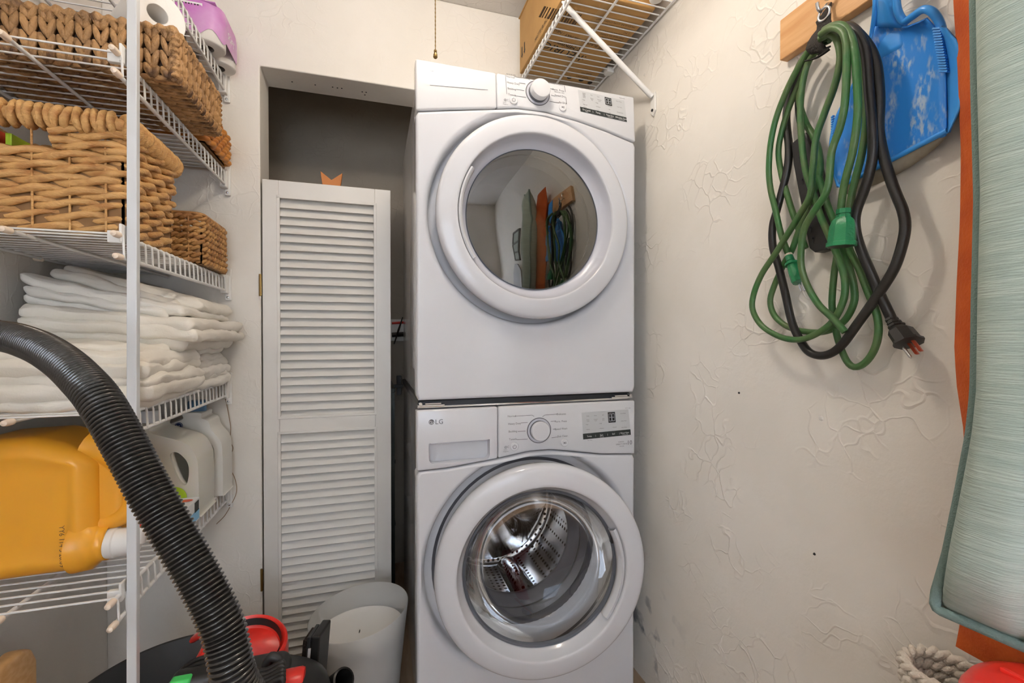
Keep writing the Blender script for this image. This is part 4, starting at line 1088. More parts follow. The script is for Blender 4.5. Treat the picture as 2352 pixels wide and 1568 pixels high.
# red cup-shaped lid at the back of the head
lc = at(560, 1500, D=1.08)
P = []
for r, h in ((.095, -.06), (.096, -.01), (.094, .014), (.088, .020), (.082, .012), (.080, -.004), (.076, -.008), (.03, -.006), (.001, -.005)):
    P.append([(lc[0] + r * math.cos(t), lc[1] + r * .8 * math.sin(t), lc[2] + h + .030 * math.sin(t)) for t in np.linspace(0, 2 * math.pi, 41)[:-1]])
lid = MB().grid(P, cv=True).build('lid', M['red'], va, smooth=40)
P = []
for r, h in ((.0805, .013), (.0775, -.003)):
    P.append([(lc[0] + r * math.cos(t), lc[1] + r * .8 * math.sin(t), lc[2] + h + .030 * math.sin(t) + .002) for t in np.linspace(0, 2 * math.pi, 41)[:-1]])
MB().grid(P, cv=True).build('lid_seal', M['black'], lid, smooth=40)
q0, q1 = at(520, 1530, D=.99), at(632, 1506, D=1.03)
MB().rbox((q0 + q1) / 2 + np.array([0, 0, -.05]), (.16, .07, .10), .025, 5, 4).build('cord_hook', M['black_soft'], va, smooth=60)
MB().tube(spline([at(u, v, D=1.0) for u, v in ((606, 1545), (620, 1510), (638, 1512), (645, 1530))], 5), .010, 8).build('hook_tip', M['black_soft'], va, smooth=60)
cp = []
for i in range(5):
    a = [(395 - i * 4, 1568 + i * 4), (430, 1528 + i * 9), (480, 1508 + i * 11), (540, 1520 + i * 13), (600, 1540 + i * 9), (648, 1520 + i * 9), (640, 1545 + i * 9), (590, 1568 + i * 8)]
    MB().tube(spline([at(u, v, D=.965 - .008 * i) for u, v in a], 6), .0055, 7).build('power_cord', M['black'], va, smooth=60)
sw = at(432, 1562, D=.93)
MB().rbox(sw + np.array([.012, 0, -.006]), (.085, .05, .045), .014, 4, 4).build('switch_housing', M['black'], va, smooth=60)
MB().rbox(sw + np.array([-.006, -.018, .014]), (.036, .022, .012), .005, 3, 3).build('switch_button', M['green_btn'], va, smooth=60)
MB().rbox(sw + np.array([-.010, -.030, .002]), (.034, .016, .008), .003, 3, 3).build('switch_button', M['red'], va, smooth=60)
rc_ = at(672, 1556, D=1.0)
MB().lathe([(.030, -.05), (.034, -.045), (.034, .018), (.031, .024), (.020, .026), (0, .026)], 28, rc_ + np.array([0, 0, -.018]), 'x').build('outlet_collar', M['red'], va, smooth=40)
MB().lathe([(.040, -.09), (.042, -.05), (.036, -.046)], 28, rc_ + np.array([-.02, 0, -.018]), 'x').build('outlet_seat', M['black'], va, smooth=40)
# ribbed hose: rises from the head, arcs in front of the pole and drops down by the left wall
hz = [(-.21, 1.02, .36), (-.16, .88, .44), (-.125, .70, .58), (-.118, .60, .70)]
hz += [tuple(at(u, v, D=d)) for u, v, d in ((546, 1575, .50), (514, 1448, .503), (468, 1346, .506), (404, 1232, .51), (345, 1130, .515), (291, 1028, .522), (232, 924, .535), (186, 869, .555), (138, 826, .58), (76, 791, .61), (0, 771, .65), (-90, 775, .70))]
hz += [(-.665, .66, 1.08), (-.715, .62, .90), (-.735, .60, .60), (-.73, .62, .25), (-.70, .64, .07)]
hp = resample(spline(hz, 10), .0050 / 6)
ph = np.arange(len(hp)) % 6
rr = .0186 + np.array([0, .0014, .0030, .0035, .0030, .0014])[ph]
MB().tube(hp, rr, 22).build('hose', M['hose'], va, smooth=75)

bt = thing('brush_nozzle', 'black floor brush nozzle standing on end beside the frosted bin', 'vacuum nozzle', (-.17, 1.2, 0))
n0, n1 = at(726, 1450, D=1.12), at(716, 1568, D=1.12)
dn = (n1 - n0); dn /= np.linalg.norm(dn)
e1 = np.array([math.cos(YAW), -math.sin(YAW), 0]); e2 = np.array([math.sin(YAW), math.cos(YAW), 0])
end = n0 + dn * ((n0[2]) / -dn[2]) * .995
def slab(w0, w1, d0, d1, ta=0.0, tb=1.0):
    A, B = n0 + (end - n0) * ta, n0 + (end - n0) * tb
    return [A + e1 * w0 + e2 * d0, A + e1 * w1 + e2 * d0, A + e1 * w1 + e2 * d1, A + e1 * w0 + e2 * d1, B + e1 * w0 + e2 * d0, B + e1 * w1 + e2 * d0, B + e1 * w1 + e2 * d1, B + e1 * w0 + e2 * d1]
MB().hexa(slab(-.004, .018, -.02, .05)).build('head', M['black'], bt, bevel=.004)
MB().hexa(slab(-.012, -.004, -.022, .03)).build('sole_plate', M['black_soft'], bt, bevel=.001)
MB().hexa(slab(-.022, -.010, -.02, .03, .02)).build('bristles', mat('bristle', (.02, .012, .008), .9, bump=1, bscale=200), bt)
MB().hexa(slab(-.007, -.001, -.0235, -.021, .06, .12)).build('felt_strip', M['label_white'], bt)
MB().hexa(slab(-.007, -.001, -.0235, -.021, .20, .27)).build('felt_strip', M['label_white'], bt)
ne = at(790, 1560, D=1.05); nb = n0 + (end - n0) * .40
ax = np.array(ne) - nb; ax /= np.linalg.norm(ax)
MB().tube([nb, ne], [.020, .0255], 24, caps=False).tube([ne + ax * .0005, ne - ax * .06], [.0215, .0195], 24, caps=False).tube([ne - ax * .001, ne + ax * .001], [.0258, .0215], 24, caps=False).build('neck_tube', M['black'], bt, smooth=60)

# ------------------------------------------------------------------ frosted waste bin
bn = thing('waste_bin', 'frosted oval waste bin with wavy rim in front of the louvred door', 'waste bin', (-.043, 1.505, 0))
def oval(rx, ry, h, wave=0.0):
    return [(-.043 + rx * math.cos(t), 1.505 + ry * math.sin(t), h + wave * (math.sin(t) * .55 + math.cos(t) * .55)) for t in np.linspace(0, 2 * math.pi, 57)[:-1]]
P = [oval(.11, .085, .001), oval(.117, .092, .004), oval(.128, .103, .12), oval(.141, .116, .24, .010), oval(.150, .125, .308, .030), oval(.148, .123, .310, .030), oval(.139, .114, .24, .010), oval(.126, .101, .12), oval(.114, .089, .006), oval(.002, .002, .006)]
MB().grid(P, cv=True).build('shell', M['frost'], bn, smooth=60)
P = [oval(.112, .087, .008), oval(.131, .106, .17), oval(.136, .111, .245, .012), oval(.133, .108, .250, .012), oval(.128, .103, .247, .012), oval(.1, .08, .243, .010), oval(.002, .002, .242, .006)]
MB().grid(P, cv=True).build('liner_lid', M['white_pl'], bn, smooth=40)

# ------------------------------------------------------------------ pine stool end, bottom left
sp = thing('wooden_stool', 'pale pine stool with rounded side panel under the lowest shelf', 'stool', (-.72, 1.1, 0))
zt_ = .512
def panel(x0, x1, nm):
    pr = [(1.02, 0), (1.05, 0), (1.06, .10), (1.22, .10), (1.23, 0), (1.26, 0), (1.26, zt_ - .05), (1.245, zt_ - .018), (1.215, zt_), (1.085, zt_), (1.045, zt_ - .022), (1.02, zt_ - .06)]
    MB().prism(pr, x0, x1, 'x').build(nm, M['pine_warm'], sp, bevel=.010, seg=4, smooth=50)
panel(-.742, -.708, 'side_panel'); panel(-.812, -.782, 'side_panel')
MB().box(-.785, -.740, 1.03, 1.25, zt_ - .060, zt_ - .030).build('seat', M['pine_warm'], sp, bevel=.005)

# ------------------------------------------------------------------ closet contents glimpsed beside the dryer
cu = thing('metal_cabinet', 'dark green metal tool cart behind the louvred door', 'cart', (.0, 2.1, 0))
MB().box(-.20, .092, 2.02, 2.36, .93, .95).build('top', M['green_metal'], cu, bevel=.004)
for z in (.62, .35): MB().box(-.20, .092, 2.03, 2.35, z, z + .018).build('tray', M['green_metal'], cu, bevel=.003)
for x in (-.195, .075):
    for y in (2.025, 2.34): MB().box(x, x + .014, y, y + .014, 0, .93).build('upright', M['green_metal'], cu)
for z, r in ((.64, .06), (.69, .066)):
    tag(MB().lathe([(0, .0), (r * .8, .0), (r, .035), (r + .004, .036), (r - .004, .033), (r * .78, .004), (0, .004)], 28, (.02, 2.12, z - .001)).build('baking_tin', M['black'], smooth=50), ('lower' if z < .66 else 'upper') + ' dark round tin on the green cart shelf', 'tin')
sb = thing('hanging_strap', 'black strap with red band on the closet wall beside the dryer', 'strap', (.06, 2.40, 1.2))
a, b_ = at(925, 728, Y=2.36), at(905, 790, Y=2.36)
MB().tube([a, (a + b_) / 2, b_], [.006, .013, .006], 8, flat=.4).build('strap', M['strap'], sb)
a, b_ = at(900, 742, Y=2.40), at(930, 740, Y=2.40)
MB().tube([a, b_], .006, 8).build('band', M['red'], sb)
MB().tube([a + np.array([0, 0, -.06]), b_ + np.array([0, 0, -.06])], .012, 8).build('bar', M['black'], sb)
MB().box(a[0] - .02, b_[0] + .03, 2.405, CB - .001, a[2] - .09, a[2] + .02).build('backing_board', M['paint'], sb)
lt = at(917, 885, Y=2.38)
tag(MB().box(lt[0] - .012, lt[0] + .012, 2.385, CB - .001, lt[2] - .05, lt[2] + .05).box(lt[0] - .028, lt[0] + .02, 2.375, 2.39, lt[2] - .012, lt[2] + .006).build('wall_latch', M['black'], bevel=.002), 'black latch plate on the closet back wall', 'latch')

# ------------------------------------------------------------------ ceiling lamp with pull chain
lm = thing('ceiling_lamp', 'bare bulb ceiling lamp with pull chain', 'lamp', (LAMP[0], LAMP[1], ZC))
MB().lathe([(.0, 0), (.06, 0), (.062, -.012), (.045, -.03), (.024, -.036), (.022, -.055), (0, -.055)], 32, (LAMP[0], LAMP[1], ZC)).build('socket', M['white_pl'], lm, smooth=40)
blb = MB().lathe([(.012, -.05), (.016, -.065), (.030, -.090), (.034, -.110), (.030, -.130), (.016, -.144), (0, -.147)], 28, (LAMP[0], LAMP[1], ZC)).build('bulb', M['bulb'], lm, smooth=60)
blb.visible_shadow = True
lamp_light.parent = lm; lamp_light.location = (0, 0, -.20)
ce = at(1000, 128, Y=.945); cx, cy = ce[0], .945
ch = MB()
zz = np.arange(ce[2] + .008, ZC - .02, .0042)
ch.tube([(cx, cy, z) for z in np.repeat(zz, 1)], .0008 + .0005 * (np.arange(len(zz)) % 2), 6)
ch.build('pull_chain', M['brass'], lm, smooth=60)
MB().lathe([(.001, .013), (.003, .011), (.0032, .007), (.0022, .006), (.004, .003), (.0045, -.003), (.003, -.005), (0, -.004)], 14, (cx, cy, ce[2])).build('pull_bell', M['brass'], lm, smooth=40)

# ------------------------------------------------------------------ right wall shelf, brace, boxes
RX, RM, RF, RZ = .872, .704, .561, H + 1.018
rs_ = wire_shelf('white wire shelf high on the right wall holding the coffee maker carton', RZ, .72, YB - .004, RF, RM, RX, .026, pitch=.0305, caps=False)
MB().box(RX - .02, XR - .0005, .80, .83, RZ - .012, RZ + .008).build('wall_clip', M['bracket'], rs_, bevel=.002)
MB().box(RX - .02, XR - .0005, 1.55, 1.58, RZ - .012, RZ + .008).build('wall_clip', M['bracket'], rs_, bevel=.002)
ft = at(1497, 222, X=XR - .010); yb = ft[1]
br = MB().tube([(RF + .004, yb, RZ - .006), (ft[0], yb, ft[2])], .0085, 12).build('brace', M['wire'], rs_, smooth=60)
MB().tube([(RF + .004, yb, RZ - .006), (RF - .004, yb, RZ + .004), (RF - .006, yb, RZ + .03)], .0055, 10).build('brace_hook', M['wire'], rs_, smooth=60)
f0 = at(1500, 250, X=XR - .004)
MB().prism([(yb - .011, ft[2] + .012), (yb + .011, ft[2] + .012), (yb + .013, f0[2] - .01), (yb, f0[2] - .024), (yb - .013, f0[2] - .01)], XR - .007, XR - .001, 'x').build('brace_foot', M['bracket'], rs_, bevel=.001)
MB().lathe([(0, -.004), (.0045, -.003), (.0045, .001)], 12, (XR - .007, yb, f0[2] - .006), 'x').build('screw', M['dark'], rs_)

bz0 = RZ + .0030
cb = thing('cardboard_box', 'brown coffee maker carton upside down on the right wire shelf', 'box', (.70, 1.47, bz0))
KX0, KX1, KY0, KY1, KZ = .548, .845, 1.235, 1.690, bz0 + .215
MB().box(KX0, KX1, KY0, KY1, bz0, KZ).build('carton', M['carton'], cb, bevel=.003)
MB().box(KX0 - .004, KX0 + .05, KY0 + .002, KY1 + .004, KZ - .002, KZ + .002).build('flap', M['carton'], cb, bevel=.001)
MB().box((KX0 + KX1) / 2 - .022, (KX0 + KX1) / 2 + .022, KY0 + .02, KY1 - .02, bz0 - .0004, bz0 + .0001).build('tape', M['tape'], cb)
LV, UY = (-1, 0, 0), (0, 1, 0)
def kt(u, v, s, size, al='LEFT', m=0):
    p = at(u, v, Z=bz0 - .0008); return (s, size, p, LV, UY, al)
def kx(x, y, s, w): return (s, .03, (x, y, bz0 - .0008), (-.978, -.205, 0), (-.205, .978, 0), 'LEFT', w)
writing([kx(.750, 1.515, ':KEURIG', .178), kx(.715, 1.478, 'K-MINI®', .10), kx(.812, 1.458, 'MATTE BLACK / NOIR MAT / NEGRO', .258)], M['ink'], cb)
writing([kx(.740, 1.496, 'MODEL/MODÈLE/MODELO', .154), kt(1460, 62, 'MODULAR CON OVERWRAP', .012) + (.14,), kt(1454, 69, 'SINGLE SERVE COFFEE MAKER', .012) + (.14,), kt(1448, 76, '1 PC', .012), kt(1440, 82, 'MADE IN CHINA', .012), kt(1434, 88, 'Fabriqué en Chine', .012), kt(1430, 94, 'Hecho en China', .012), kt(1385, 55, 'DESIGNED AND DISTRIBUTED BY', .010) + (.16,), kt(1360, 170, 'SHIP TO', .012), kt(1352, 178, 'KEEP DRY', .012)], M['ink_brown'], cb)
bar = MB()
p0 = at(1250, 14, Z=bz0 - .0008)
for k in range(14):
    w = .004 if k % 3 else .007
    bar.box(p0[0] + k * .0095, p0[0] + k * .0095 + w, p0[1], p0[1] + .05, bz0 - .0010, bz0 - .0007)
bar.build('barcode', M['ink_brown'], cb)
for u, v in ((1308, 178), (1335, 184), (1355, 190)):
    sy = MB(); p = at(u, v, Z=bz0 - .0008); sy.lathe([(0, 0), (.010, 0)], 14, p)
    sy.build('care_symbol', M['ink'], cb)
ar = MB()
for yy in (1.625, 1.655):
    ar.box(KX0 - .0012, KX0 - .0008, yy, yy + .008, bz0 + .055, bz0 + .085)
    ar.add([(KX0 - .001, yy - .006, bz0 + .056), (KX0 - .001, yy + .014, bz0 + .056), (KX0 - .001, yy + .004, bz0 + .042)], [(0, 1, 2)])
ar.build('arrows', M['ink'], cb)
writing([('MATTE BLACK', .020, (KX0 - .0012, 1.45, bz0 + .012), (0, -1, 0), (0, 0, 1), 'CENTER')], M['ink'], cb)
wt = thing('white_tube', 'white rounded plastic tube beside the carton on the right shelf', 'tube', (.80, 1.17, bz0))
pt = at(1480, 38, Z=bz0)
MB().lathe([(0, 0), (.014, .0005), (.019, .004), (.021, .012), (.021, .15), (.019, .16), (0, .16)], 24, (pt[0] - .004, 1.205, bz0)).build('body', M['white_pl'], wt, smooth=50)
MB().lathe([(.0215, .13), (.0225, .132), (.0225, .172), (.02, .176), (0, .176)], 24, (pt[0] - .004, 1.205, bz0)).build('cap', M['white_pl'], wt, smooth=50)

# ------------------------------------------------------------------ hanging board, hook, strap
XB = XR - .022
hb_ = thing('hook_board', 'pine board screwed to the right wall with a metal hook', 'board', (XR, .45, 1.80))
tl, bl = at(1791, 76, X=XB), at(1793, 138, X=XB)
MB().box(XB, XR - .0005, .10, tl[1], bl[2], bl[2] + .088).build('board', M['pine'], hb_, bevel=.002)
hk = at(1893, 30, X=XB - .02)
MB().tube(spline([(XB + .005, hk[1], hk[2] + .02), (XB - .012, hk[1], hk[2] + .018), (XB - .024, hk[1], hk[2] + .002), (XB - .034, hk[1], hk[2] + .004), (XB - .038, hk[1], hk[2] + .016)], 6), .0035, 10).build('hook', M['zinc'], hb_, smooth=60)
MB().tube(spline([(XB + .002, hk[1] - .004, hk[2] + .05), (XB - .012, hk[1] - .004, hk[2] + .045), (XB - .016, hk[1] - .002, hk[2] + .025)], 6), .004, 10).build('hook_shank', M['zinc'], hb_, smooth=60)
XC = XB - .026
sg_ = thing('cord_strap', 'black webbing strap with grommet hanging from the hook', 'strap', (XC, hk[1], hk[2] - .08))
def on(u, v, dx=0.0): return at(u, v, X=XC - dx)
P = [[on(1876, 52), on(1911, 5)], [on(1879, 60), on(1910, 20)], [on(1878, 70), on(1909, 44)], [on(1866, 85, .004), on(1913, 60, .004)], [on(1857, 100, .012), on(1905, 72, .014)], [on(1853, 114, .014), on(1890, 96, .02)], [on(1862, 122, .010), on(1898, 108, .014)], [on(1880, 124, -.004), on(1908, 104, -.004)]]
P = [[np.array(p[0]) * (1 - s) + np.array(p[1]) * s for s in np.linspace(0, 1, 5)] for p in P]
o = MB().grid(P).build('webbing', M['strap'], sg_, smooth=60)
md = o.modifiers.new('t', 'SOLIDIFY'); md.thickness = .003
gc = on(1893, 32, .003)
a = np.linspace(0, 2 * math.pi, 29)[:-1]
MB().tube([gc + np.array([0, .0115 * math.cos(t), .0115 * math.sin(t)]) for t in a], .0026, 8, closed=True).build('grommet', M['zinc'], sg_, smooth=60)
MB().tube(spline([on(1905, 113, .010), on(1890, 124, .012), on(1872, 134, .012), on(1850, 140, .012)], 5), .0035, 6, flat=.5).build('strap_tail', M['strap'], sg_, smooth=60)

# ------------------------------------------------------------------ cords
def cordpts(px, d0, d1=None, dm=None):
    n = len(px); out = []
    for i, (u, v) in enumerate(px):
        t = i / (n - 1); d = d0 + ((d1 if d1 is not None else d0) - d0) * t
        if dm: d += dm * math.sin(t * math.pi)
        out.append(at(u, v, X=XR - d))
    return resample(spline(out, 8), .006)
gcrd = thing('extension_cord', 'green extension cord coiled in loops on the strap', 'cord', (XC, .65, 1.4))
G = [
 ([(1905, 85), (1880, 95), (1858, 116), (1835, 152), (1808, 205), (1783, 270), (1770, 330), (1766, 390), (1770, 435), (1780, 477), (1794, 538), (1811, 585)], .060, .040, 0),
 ([(1905, 92), (1882, 105), (1862, 130), (1842, 178), (1815, 240), (1796, 300), (1788, 350), (1795, 400), (1806, 440), (1818, 480), (1832, 520), (1850, 570)], .050, .016, 0),
 ([(1884, 80), (1905, 66), (1925, 66), (1940, 82), (1945, 130), (1941, 230), (1930, 290), (1910, 350), (1900, 435), (1866, 490), (1847, 527), (1840, 574), (1841, 615), (1855, 657), (1880, 699), (1911, 729), (1941, 762)], .090, .050, .02),
 ([(1882, 90), (1905, 79), (1922, 92), (1930, 135), (1916, 200), (1893, 262), (1874, 320), (1866, 400), (1860, 450), (1833, 499), (1783, 579), (1750, 629), (1731, 676), (1729, 712), (1750, 748), (1791, 773), (1833, 780), (1872, 768), (1911, 740), (1936, 693), (1941, 651), (1933, 612), (1916, 568), (1886, 499), (1866, 440), (1850, 390), (1842, 330), (1838, 260), (1843, 195), (1858, 140), (1885, 110)], .075, .050, -.012),
 ([(1890, 112), (1870, 122), (1852, 155), (1837, 205), (1838, 245), (1852, 285), (1868, 312), (1880, 345), (1884, 385), (1878, 425), (1862, 468), (1836, 527), (1819, 574), (1803, 601), (1778, 657), (1769, 693), (1780, 726), (1811, 751), (1855, 762), (1900, 760), (1939, 737), (1961, 696), (1961, 657), (1947, 601), (1934, 560), (1918, 515), (1900, 470), (1885, 420), (1872, 370)], .040, .030, -.010),
 ([(1892, 70), (1915, 58), (1940, 62), (1960, 100), (1968, 180), (1970, 260), (1960, 340), (1945, 400), (1936, 440), (1931, 486)], .082, .070, .012),
 ([(1892, 78), (1920, 66), (1948, 70), (1972, 120), (1984, 200), (1990, 270), (1980, 350), (1965, 410), (1957, 445), (1950, 490), (1946, 540), (1952, 575), (1972, 615), (1994, 671), (2011, 712), (2018, 754), (2011, 796), (1991, 829), (1966, 843), (1947, 832), (1930, 796), (1919, 754), (1911, 699), (1916, 629), (1922, 590), (1925, 540)], .066, .024, -.012),
]
for px_, a_, b2, c_ in G:
    MB().tube(cordpts(px_, a_, b2, c_), .0062, 10).build('cord', M['green_cord'], gcrd, smooth=70)
def oriented(mb, pa, pb, prof, n=16, sq=1.0):
    """lathe-like body between two points, prof = [(t, r)]"""
    pa, pb = np.array(pa), np.array(pb)
    return mb.tube([pa + (pb - pa) * t for t, r in prof], [r for t, r in prof], n, flat=sq)
k0, k1 = at(1938, 480, X=XR - .074), at(1932, 566, X=XR - .076)
kc = oriented(MB(), k0, k1, [(0, .0125), (.12, .0125), (.13, .0105), (.16, .0105), (.17, .0125), (.22, .0125), (.30, .018), (.45, .0215), (.6, .0225), (.88, .0235), (.89, .0255), (1, .0255)], 8, .8).build('socket_end', M['green_plug'], gcrd, smooth=30)
MB().tube([k1, k1 + (k1 - k0) * .004], .022, 8, flat=.8).build('socket_face', M['black'], kc)
q0, q1 = at(1812, 588, X=XR - .040), at(1836, 648, X=XR - .046)
pg = oriented(MB(), q0, q1, [(0, .0085), (.18, .0085), (.19, .007), (.25, .007), (.28, .0145), (.34, .0145), (.36, .011), (.62, .0135), (.95, .0145), (1, .0135)], 12, .85).build('plug', M['green_plug'], gcrd, smooth=30)
MB().tube([at(1810, 584, X=XR - .040), q0], .0078, 10).build('cord_collar', M['cap'], pg)
for du in (-3, 5):
    MB().tube([q1 + np.array([0, -du * .0008, 0]), q1 + (q1 - q0) * .32 + np.array([0, -du * .0008, 0])], .0022, 6).build('prong', M['zinc'], pg)

bcrd = thing('power_strip', 'black power strip with its black cord looped beside the green cord', 'power strip', (XC, .6, 1.4))
for px_, a_, b2, c_ in (
  ([(1925, 68), (1948, 60), (1975, 82), (1990, 125), (1996, 200), (2003, 280), (2005, 350), (1996, 400), (1985, 437), (1966, 490), (1966, 532), (1980, 579), (2000, 626), (2019, 671), (2036, 707), (2049, 735)], .062, .030, .008),
  ([(1925, 74), (1955, 66), (1990, 98), (2012, 145), (2020, 220), (2019, 300), (2030, 360), (2045, 410), (2060, 450), (2074, 485), (2079, 524), (2069, 574), (2050, 624), (2011, 685), (1972, 740), (1930, 796), (1894, 816), (1861, 810), (1839, 783), (1819, 740), (1803, 671), (1789, 615), (1775, 565), (1775, 518), (1786, 477), (1797, 435), (1808, 390), (1812, 340), (1806, 270), (1816, 210), (1836, 152), (1862, 115)], .050, .020, .004),
  ([(1842, 300), (1834, 270), (1832, 220), (1845, 165), (1870, 118)], .020, .03, 0)):
    MB().tube(cordpts(px_, a_, b2, c_), .0080 if len(px_) > 8 else .005, 10).build('cord', M['black_cord'], bcrd, smooth=70)
X1, X2 = XR - .030, XR - .004
quad = [(1816, 330), (1850, 302), (1862, 330), (1905, 560), (1898, 572), (1870, 580), (1858, 570), (1822, 380)]
fr_ = [at(u, v, X=X1) for u, v in quad]
body = MB().add([*fr_, *[(X2, p[1], p[2]) for p in fr_]], [tuple(range(8)), tuple(range(15, 7, -1))] + [(i, (i + 1) % 8, 8 + (i + 1) % 8, 8 + i) for i in range(8)]).build('strip_body', M['black'], bcrd, bevel=.003)
for u, v in ((1836, 360), (1843, 410), (1862, 520), (1867, 545)):
    p = at(u, v, X=X1 - .0008); k = MB().lathe([(0, 0), (.0042, 0)], 12, p, 'x').box(p[0], p[0] + .0004, p[1] - .0015, p[1] + .0015, p[2] - .012, p[2]).build('keyhole', M['dark'], body)
p0, p1 = at(2047, 732, X=XR - .030), at(2092, 792, X=XR - .040)
bp_ = oriented(MB(), p0, p1, [(0, .0105), (.07, .0108), (.08, .0095), (.12, .0095), (.13, .0118), (.20, .0118), (.21, .0105), (.25, .0105), (.26, .014), (.31, .014), (.34, .012), (.48, .0205), (.85, .0215), (.86, .0245), (.93, .0245), (.94, .018), (.95, .001)], 8, .72).build('plug', M['black'], bcrd, smooth=25)
ax_ = (p1 - p0) / np.linalg.norm(p1 - p0)
pe = p0 + (p1 - p0) * .93
for u, v, m_, w in ((2093, 822, M['zinc'], 0), (2107, 813, M['copper'], 1), (2116, 806, M['copper'], 1)):
    e = at(u, v, X=XR - .044); b0 = e - ax_ * .034
    if w == 0: MB().tube([b0, e - ax_ * .003, e], [.0026, .0026, .0012], 8).build('ground_pin', m_, bp_, smooth=60)
    else: MB().tube([b0, e], .0042, 4, flat=.35).build('prong', m_, bp_)

# ------------------------------------------------------------------ blue dustpan
dp = thing('dustpan', 'scuffed bright blue dustpan with dirty rubber lip on the right wall', 'dustpan', (XR, .52, 1.6))
XF = XR - .010
def fx(u, v, dx=0.0): return at(u, v, X=XF - dx - .032 * min(1, max(0, (70 - v) / 75)))
left = [(1998, 108), (1990, 140), (1973, 175), (1948, 225), (1925, 275), (1912, 320), (1911, 360), (1918, 400), (1930, 428)]
right = [(2168, 118), (2175, 165), (2176, 230), (2177, 300), (2174, 312)]
top = [(1998, 108), (2004, 60), (2012, 10), (2014, -30), (2060, -30), (2062, 25), (2075, 52), (2092, 40), (2118, 24), (2142, 30), (2160, 62), (2168, 118)]
# floor of the pan (left edge to right edge), slightly dished
P = []
Lq = resample([(u, v, 0) for u, v in [(2010, 60)] + left], 8)[:, :2]; Rq = resample([(u, v, 0) for u, v in [(2085, 60), (2130, 40), (2158, 70)] + right], 8)[:, :2]
for i in range(25):
    t = i / 24
    a = Lq[min(len(Lq) - 1, int(t * (len(Lq) - 1)))]; b = Rq[min(len(Rq) - 1, int(t * (len(Rq) - 1)))]
    P.append([fx(*(a * (1 - s) + b * s), dx=.004 + .010 * (2 * s - 1) ** 4 + .020 * max(0, .3 - t)) for s in np.linspace(0, 1, 15)])
pan = MB().grid(P).build('pan', M['blue'], dp, smooth=60)
md = pan.modifiers.new('t', 'SOLIDIFY'); md.thickness = .003
# right-hand flank rising towards the room, rolled top edge
P = []
fl_o = [(2160, 62), (2172, 66), (2195, 90), (2214, 125), (2222, 165), (2216, 215), (2203, 255), (2188, 285), (2178, 304)]
fl_i = [(2156, 64), (2166, 90), (2170, 120), (2173, 150), (2175, 185), (2176, 220), (2177, 250), (2177, 280), (2176, 304)]
for (a, b) in zip(fl_o, fl_i):
    P.append([fx(*(np.array(b) * (1 - s) + np.array(a) * s), dx=.014 + .030 * math.sin(s * math.pi * .55)) for s in np.linspace(0, 1, 7)])
o = MB().grid(P).build('side_wall', M['blue_clean'], dp, smooth=60); md = o.modifiers.new('t', 'SOLIDIFY'); md.thickness = .003
MB().tube(spline([fx(u, v, .016) for u, v in [(2058, -30), (2061, 20), (2076, 48), (2095, 38), (2120, 22), (2142, 28), (2160, 56), (2168, 100), (2172, 140)]], 6), .006, 8).build('rolled_edge', M['blue_clean'], dp, smooth=60)
MB().tube(spline([fx(u, v, .012) for u, v in [(2012, -30), (2010, 30), (2003, 80), (1997, 115), (1975, 170), (1946, 225), (1922, 275), (1911, 325), (1912, 370), (1928, 428)]], 6), .0045, 8).build('left_edge', M['blue_clean'], dp, smooth=60)
# handle
P = []
for v in np.linspace(-120, 64, 14):
    w = max(0, (v - 20) / 44); l, r = 2012 - 8 * w, 2062 + 16 * w
    P.append([fx(l + (r - l) * s, v, .010 + .012 * math.sin(s * math.pi)) for s in np.linspace(0, 1, 9)])
o = MB().grid(P).build('handle', M['blue_clean'], dp, smooth=60); md = o.modifiers.new('t', 'SOLIDIFY'); md.thickness = .004
MB().rbox(fx(2044, 96, .003), (.016, .052, .050), .0079, 4, 6).build('handle_socket', M['blue_clean'], dp, smooth=70)
th = None                                      # comb teeth along both flanks
for i in range(17):
    p = fx(2154 + 16 * i / 16, 66 + 98 * i / 16, .024)
    if th is None: th = MB().box(-.004, .004, -.006, .006, -.0012, .0012).build('tooth', M['blue_clean'], dp, local=True); th.location = p - np.array(dp.location); th.rotation_euler = (.5, 0, 0)
    else: share(th, dp, p - np.array(dp.location), (.5, 0, 0))
for i in range(16):
    p = fx(1913, 268 + 5.4 * i, .014); share(th, dp, p - np.array(dp.location), (-.4, 0, 0), (.6, .45, 1))
# lip
P = []
for s in np.linspace(0, 1, 13):
    a = np.array((1930, 430)) * (1 - s) + np.array((2176, 303)) * s; b = np.array((1946, 446)) * (1 - s) + np.array((2172, 318)) * s
    b = b + np.array((10, 14)) * math.sin(s * math.pi) ** .8
    P.append([fx(*(a * (1 - t) + b * t), dx=.016 - .008 * t) for t in (0, .5, 1)])
o = MB().grid(P).build('rubber_lip', M['lip'], dp, smooth=60); md = o.modifiers.new('t', 'SOLIDIFY'); md.thickness = .002
MB().tube([fx(1930, 428, .016), fx(2176, 300, .016)], .0045, 8).build('front_bar', M['blue_clean'], dp, smooth=60)

# ------------------------------------------------------------------ cushions on the red bin, rope basket
RBZ = .782
rbn = thing('red_bin', 'glossy red plastic bin with domed lid under the cushions', 'bin', (.705, .262, 0))
MB().lathe([(0, .002), (.080, .002), (.086, .02), (.095, .69), (.098, .73), (.092, .735)], 48, (.705, .262, 0)).build('body', M['red'], rbn, smooth=50)
ld_ = MB().lathe([(.094, .728), (.104, .730), (.1055, .738), (.1045, .762), (.099, .772), (.088, RBZ - .005), (.055, RBZ - .0015), (0, RBZ)], 48, (.705, .262, 0)).build('lid', M['red'], rbn, smooth=50)
MB().box(.702, .708, .18, .34, RBZ - .004, RBZ + .0012).build('lid_rib', M['red'], ld_, bevel=.001)

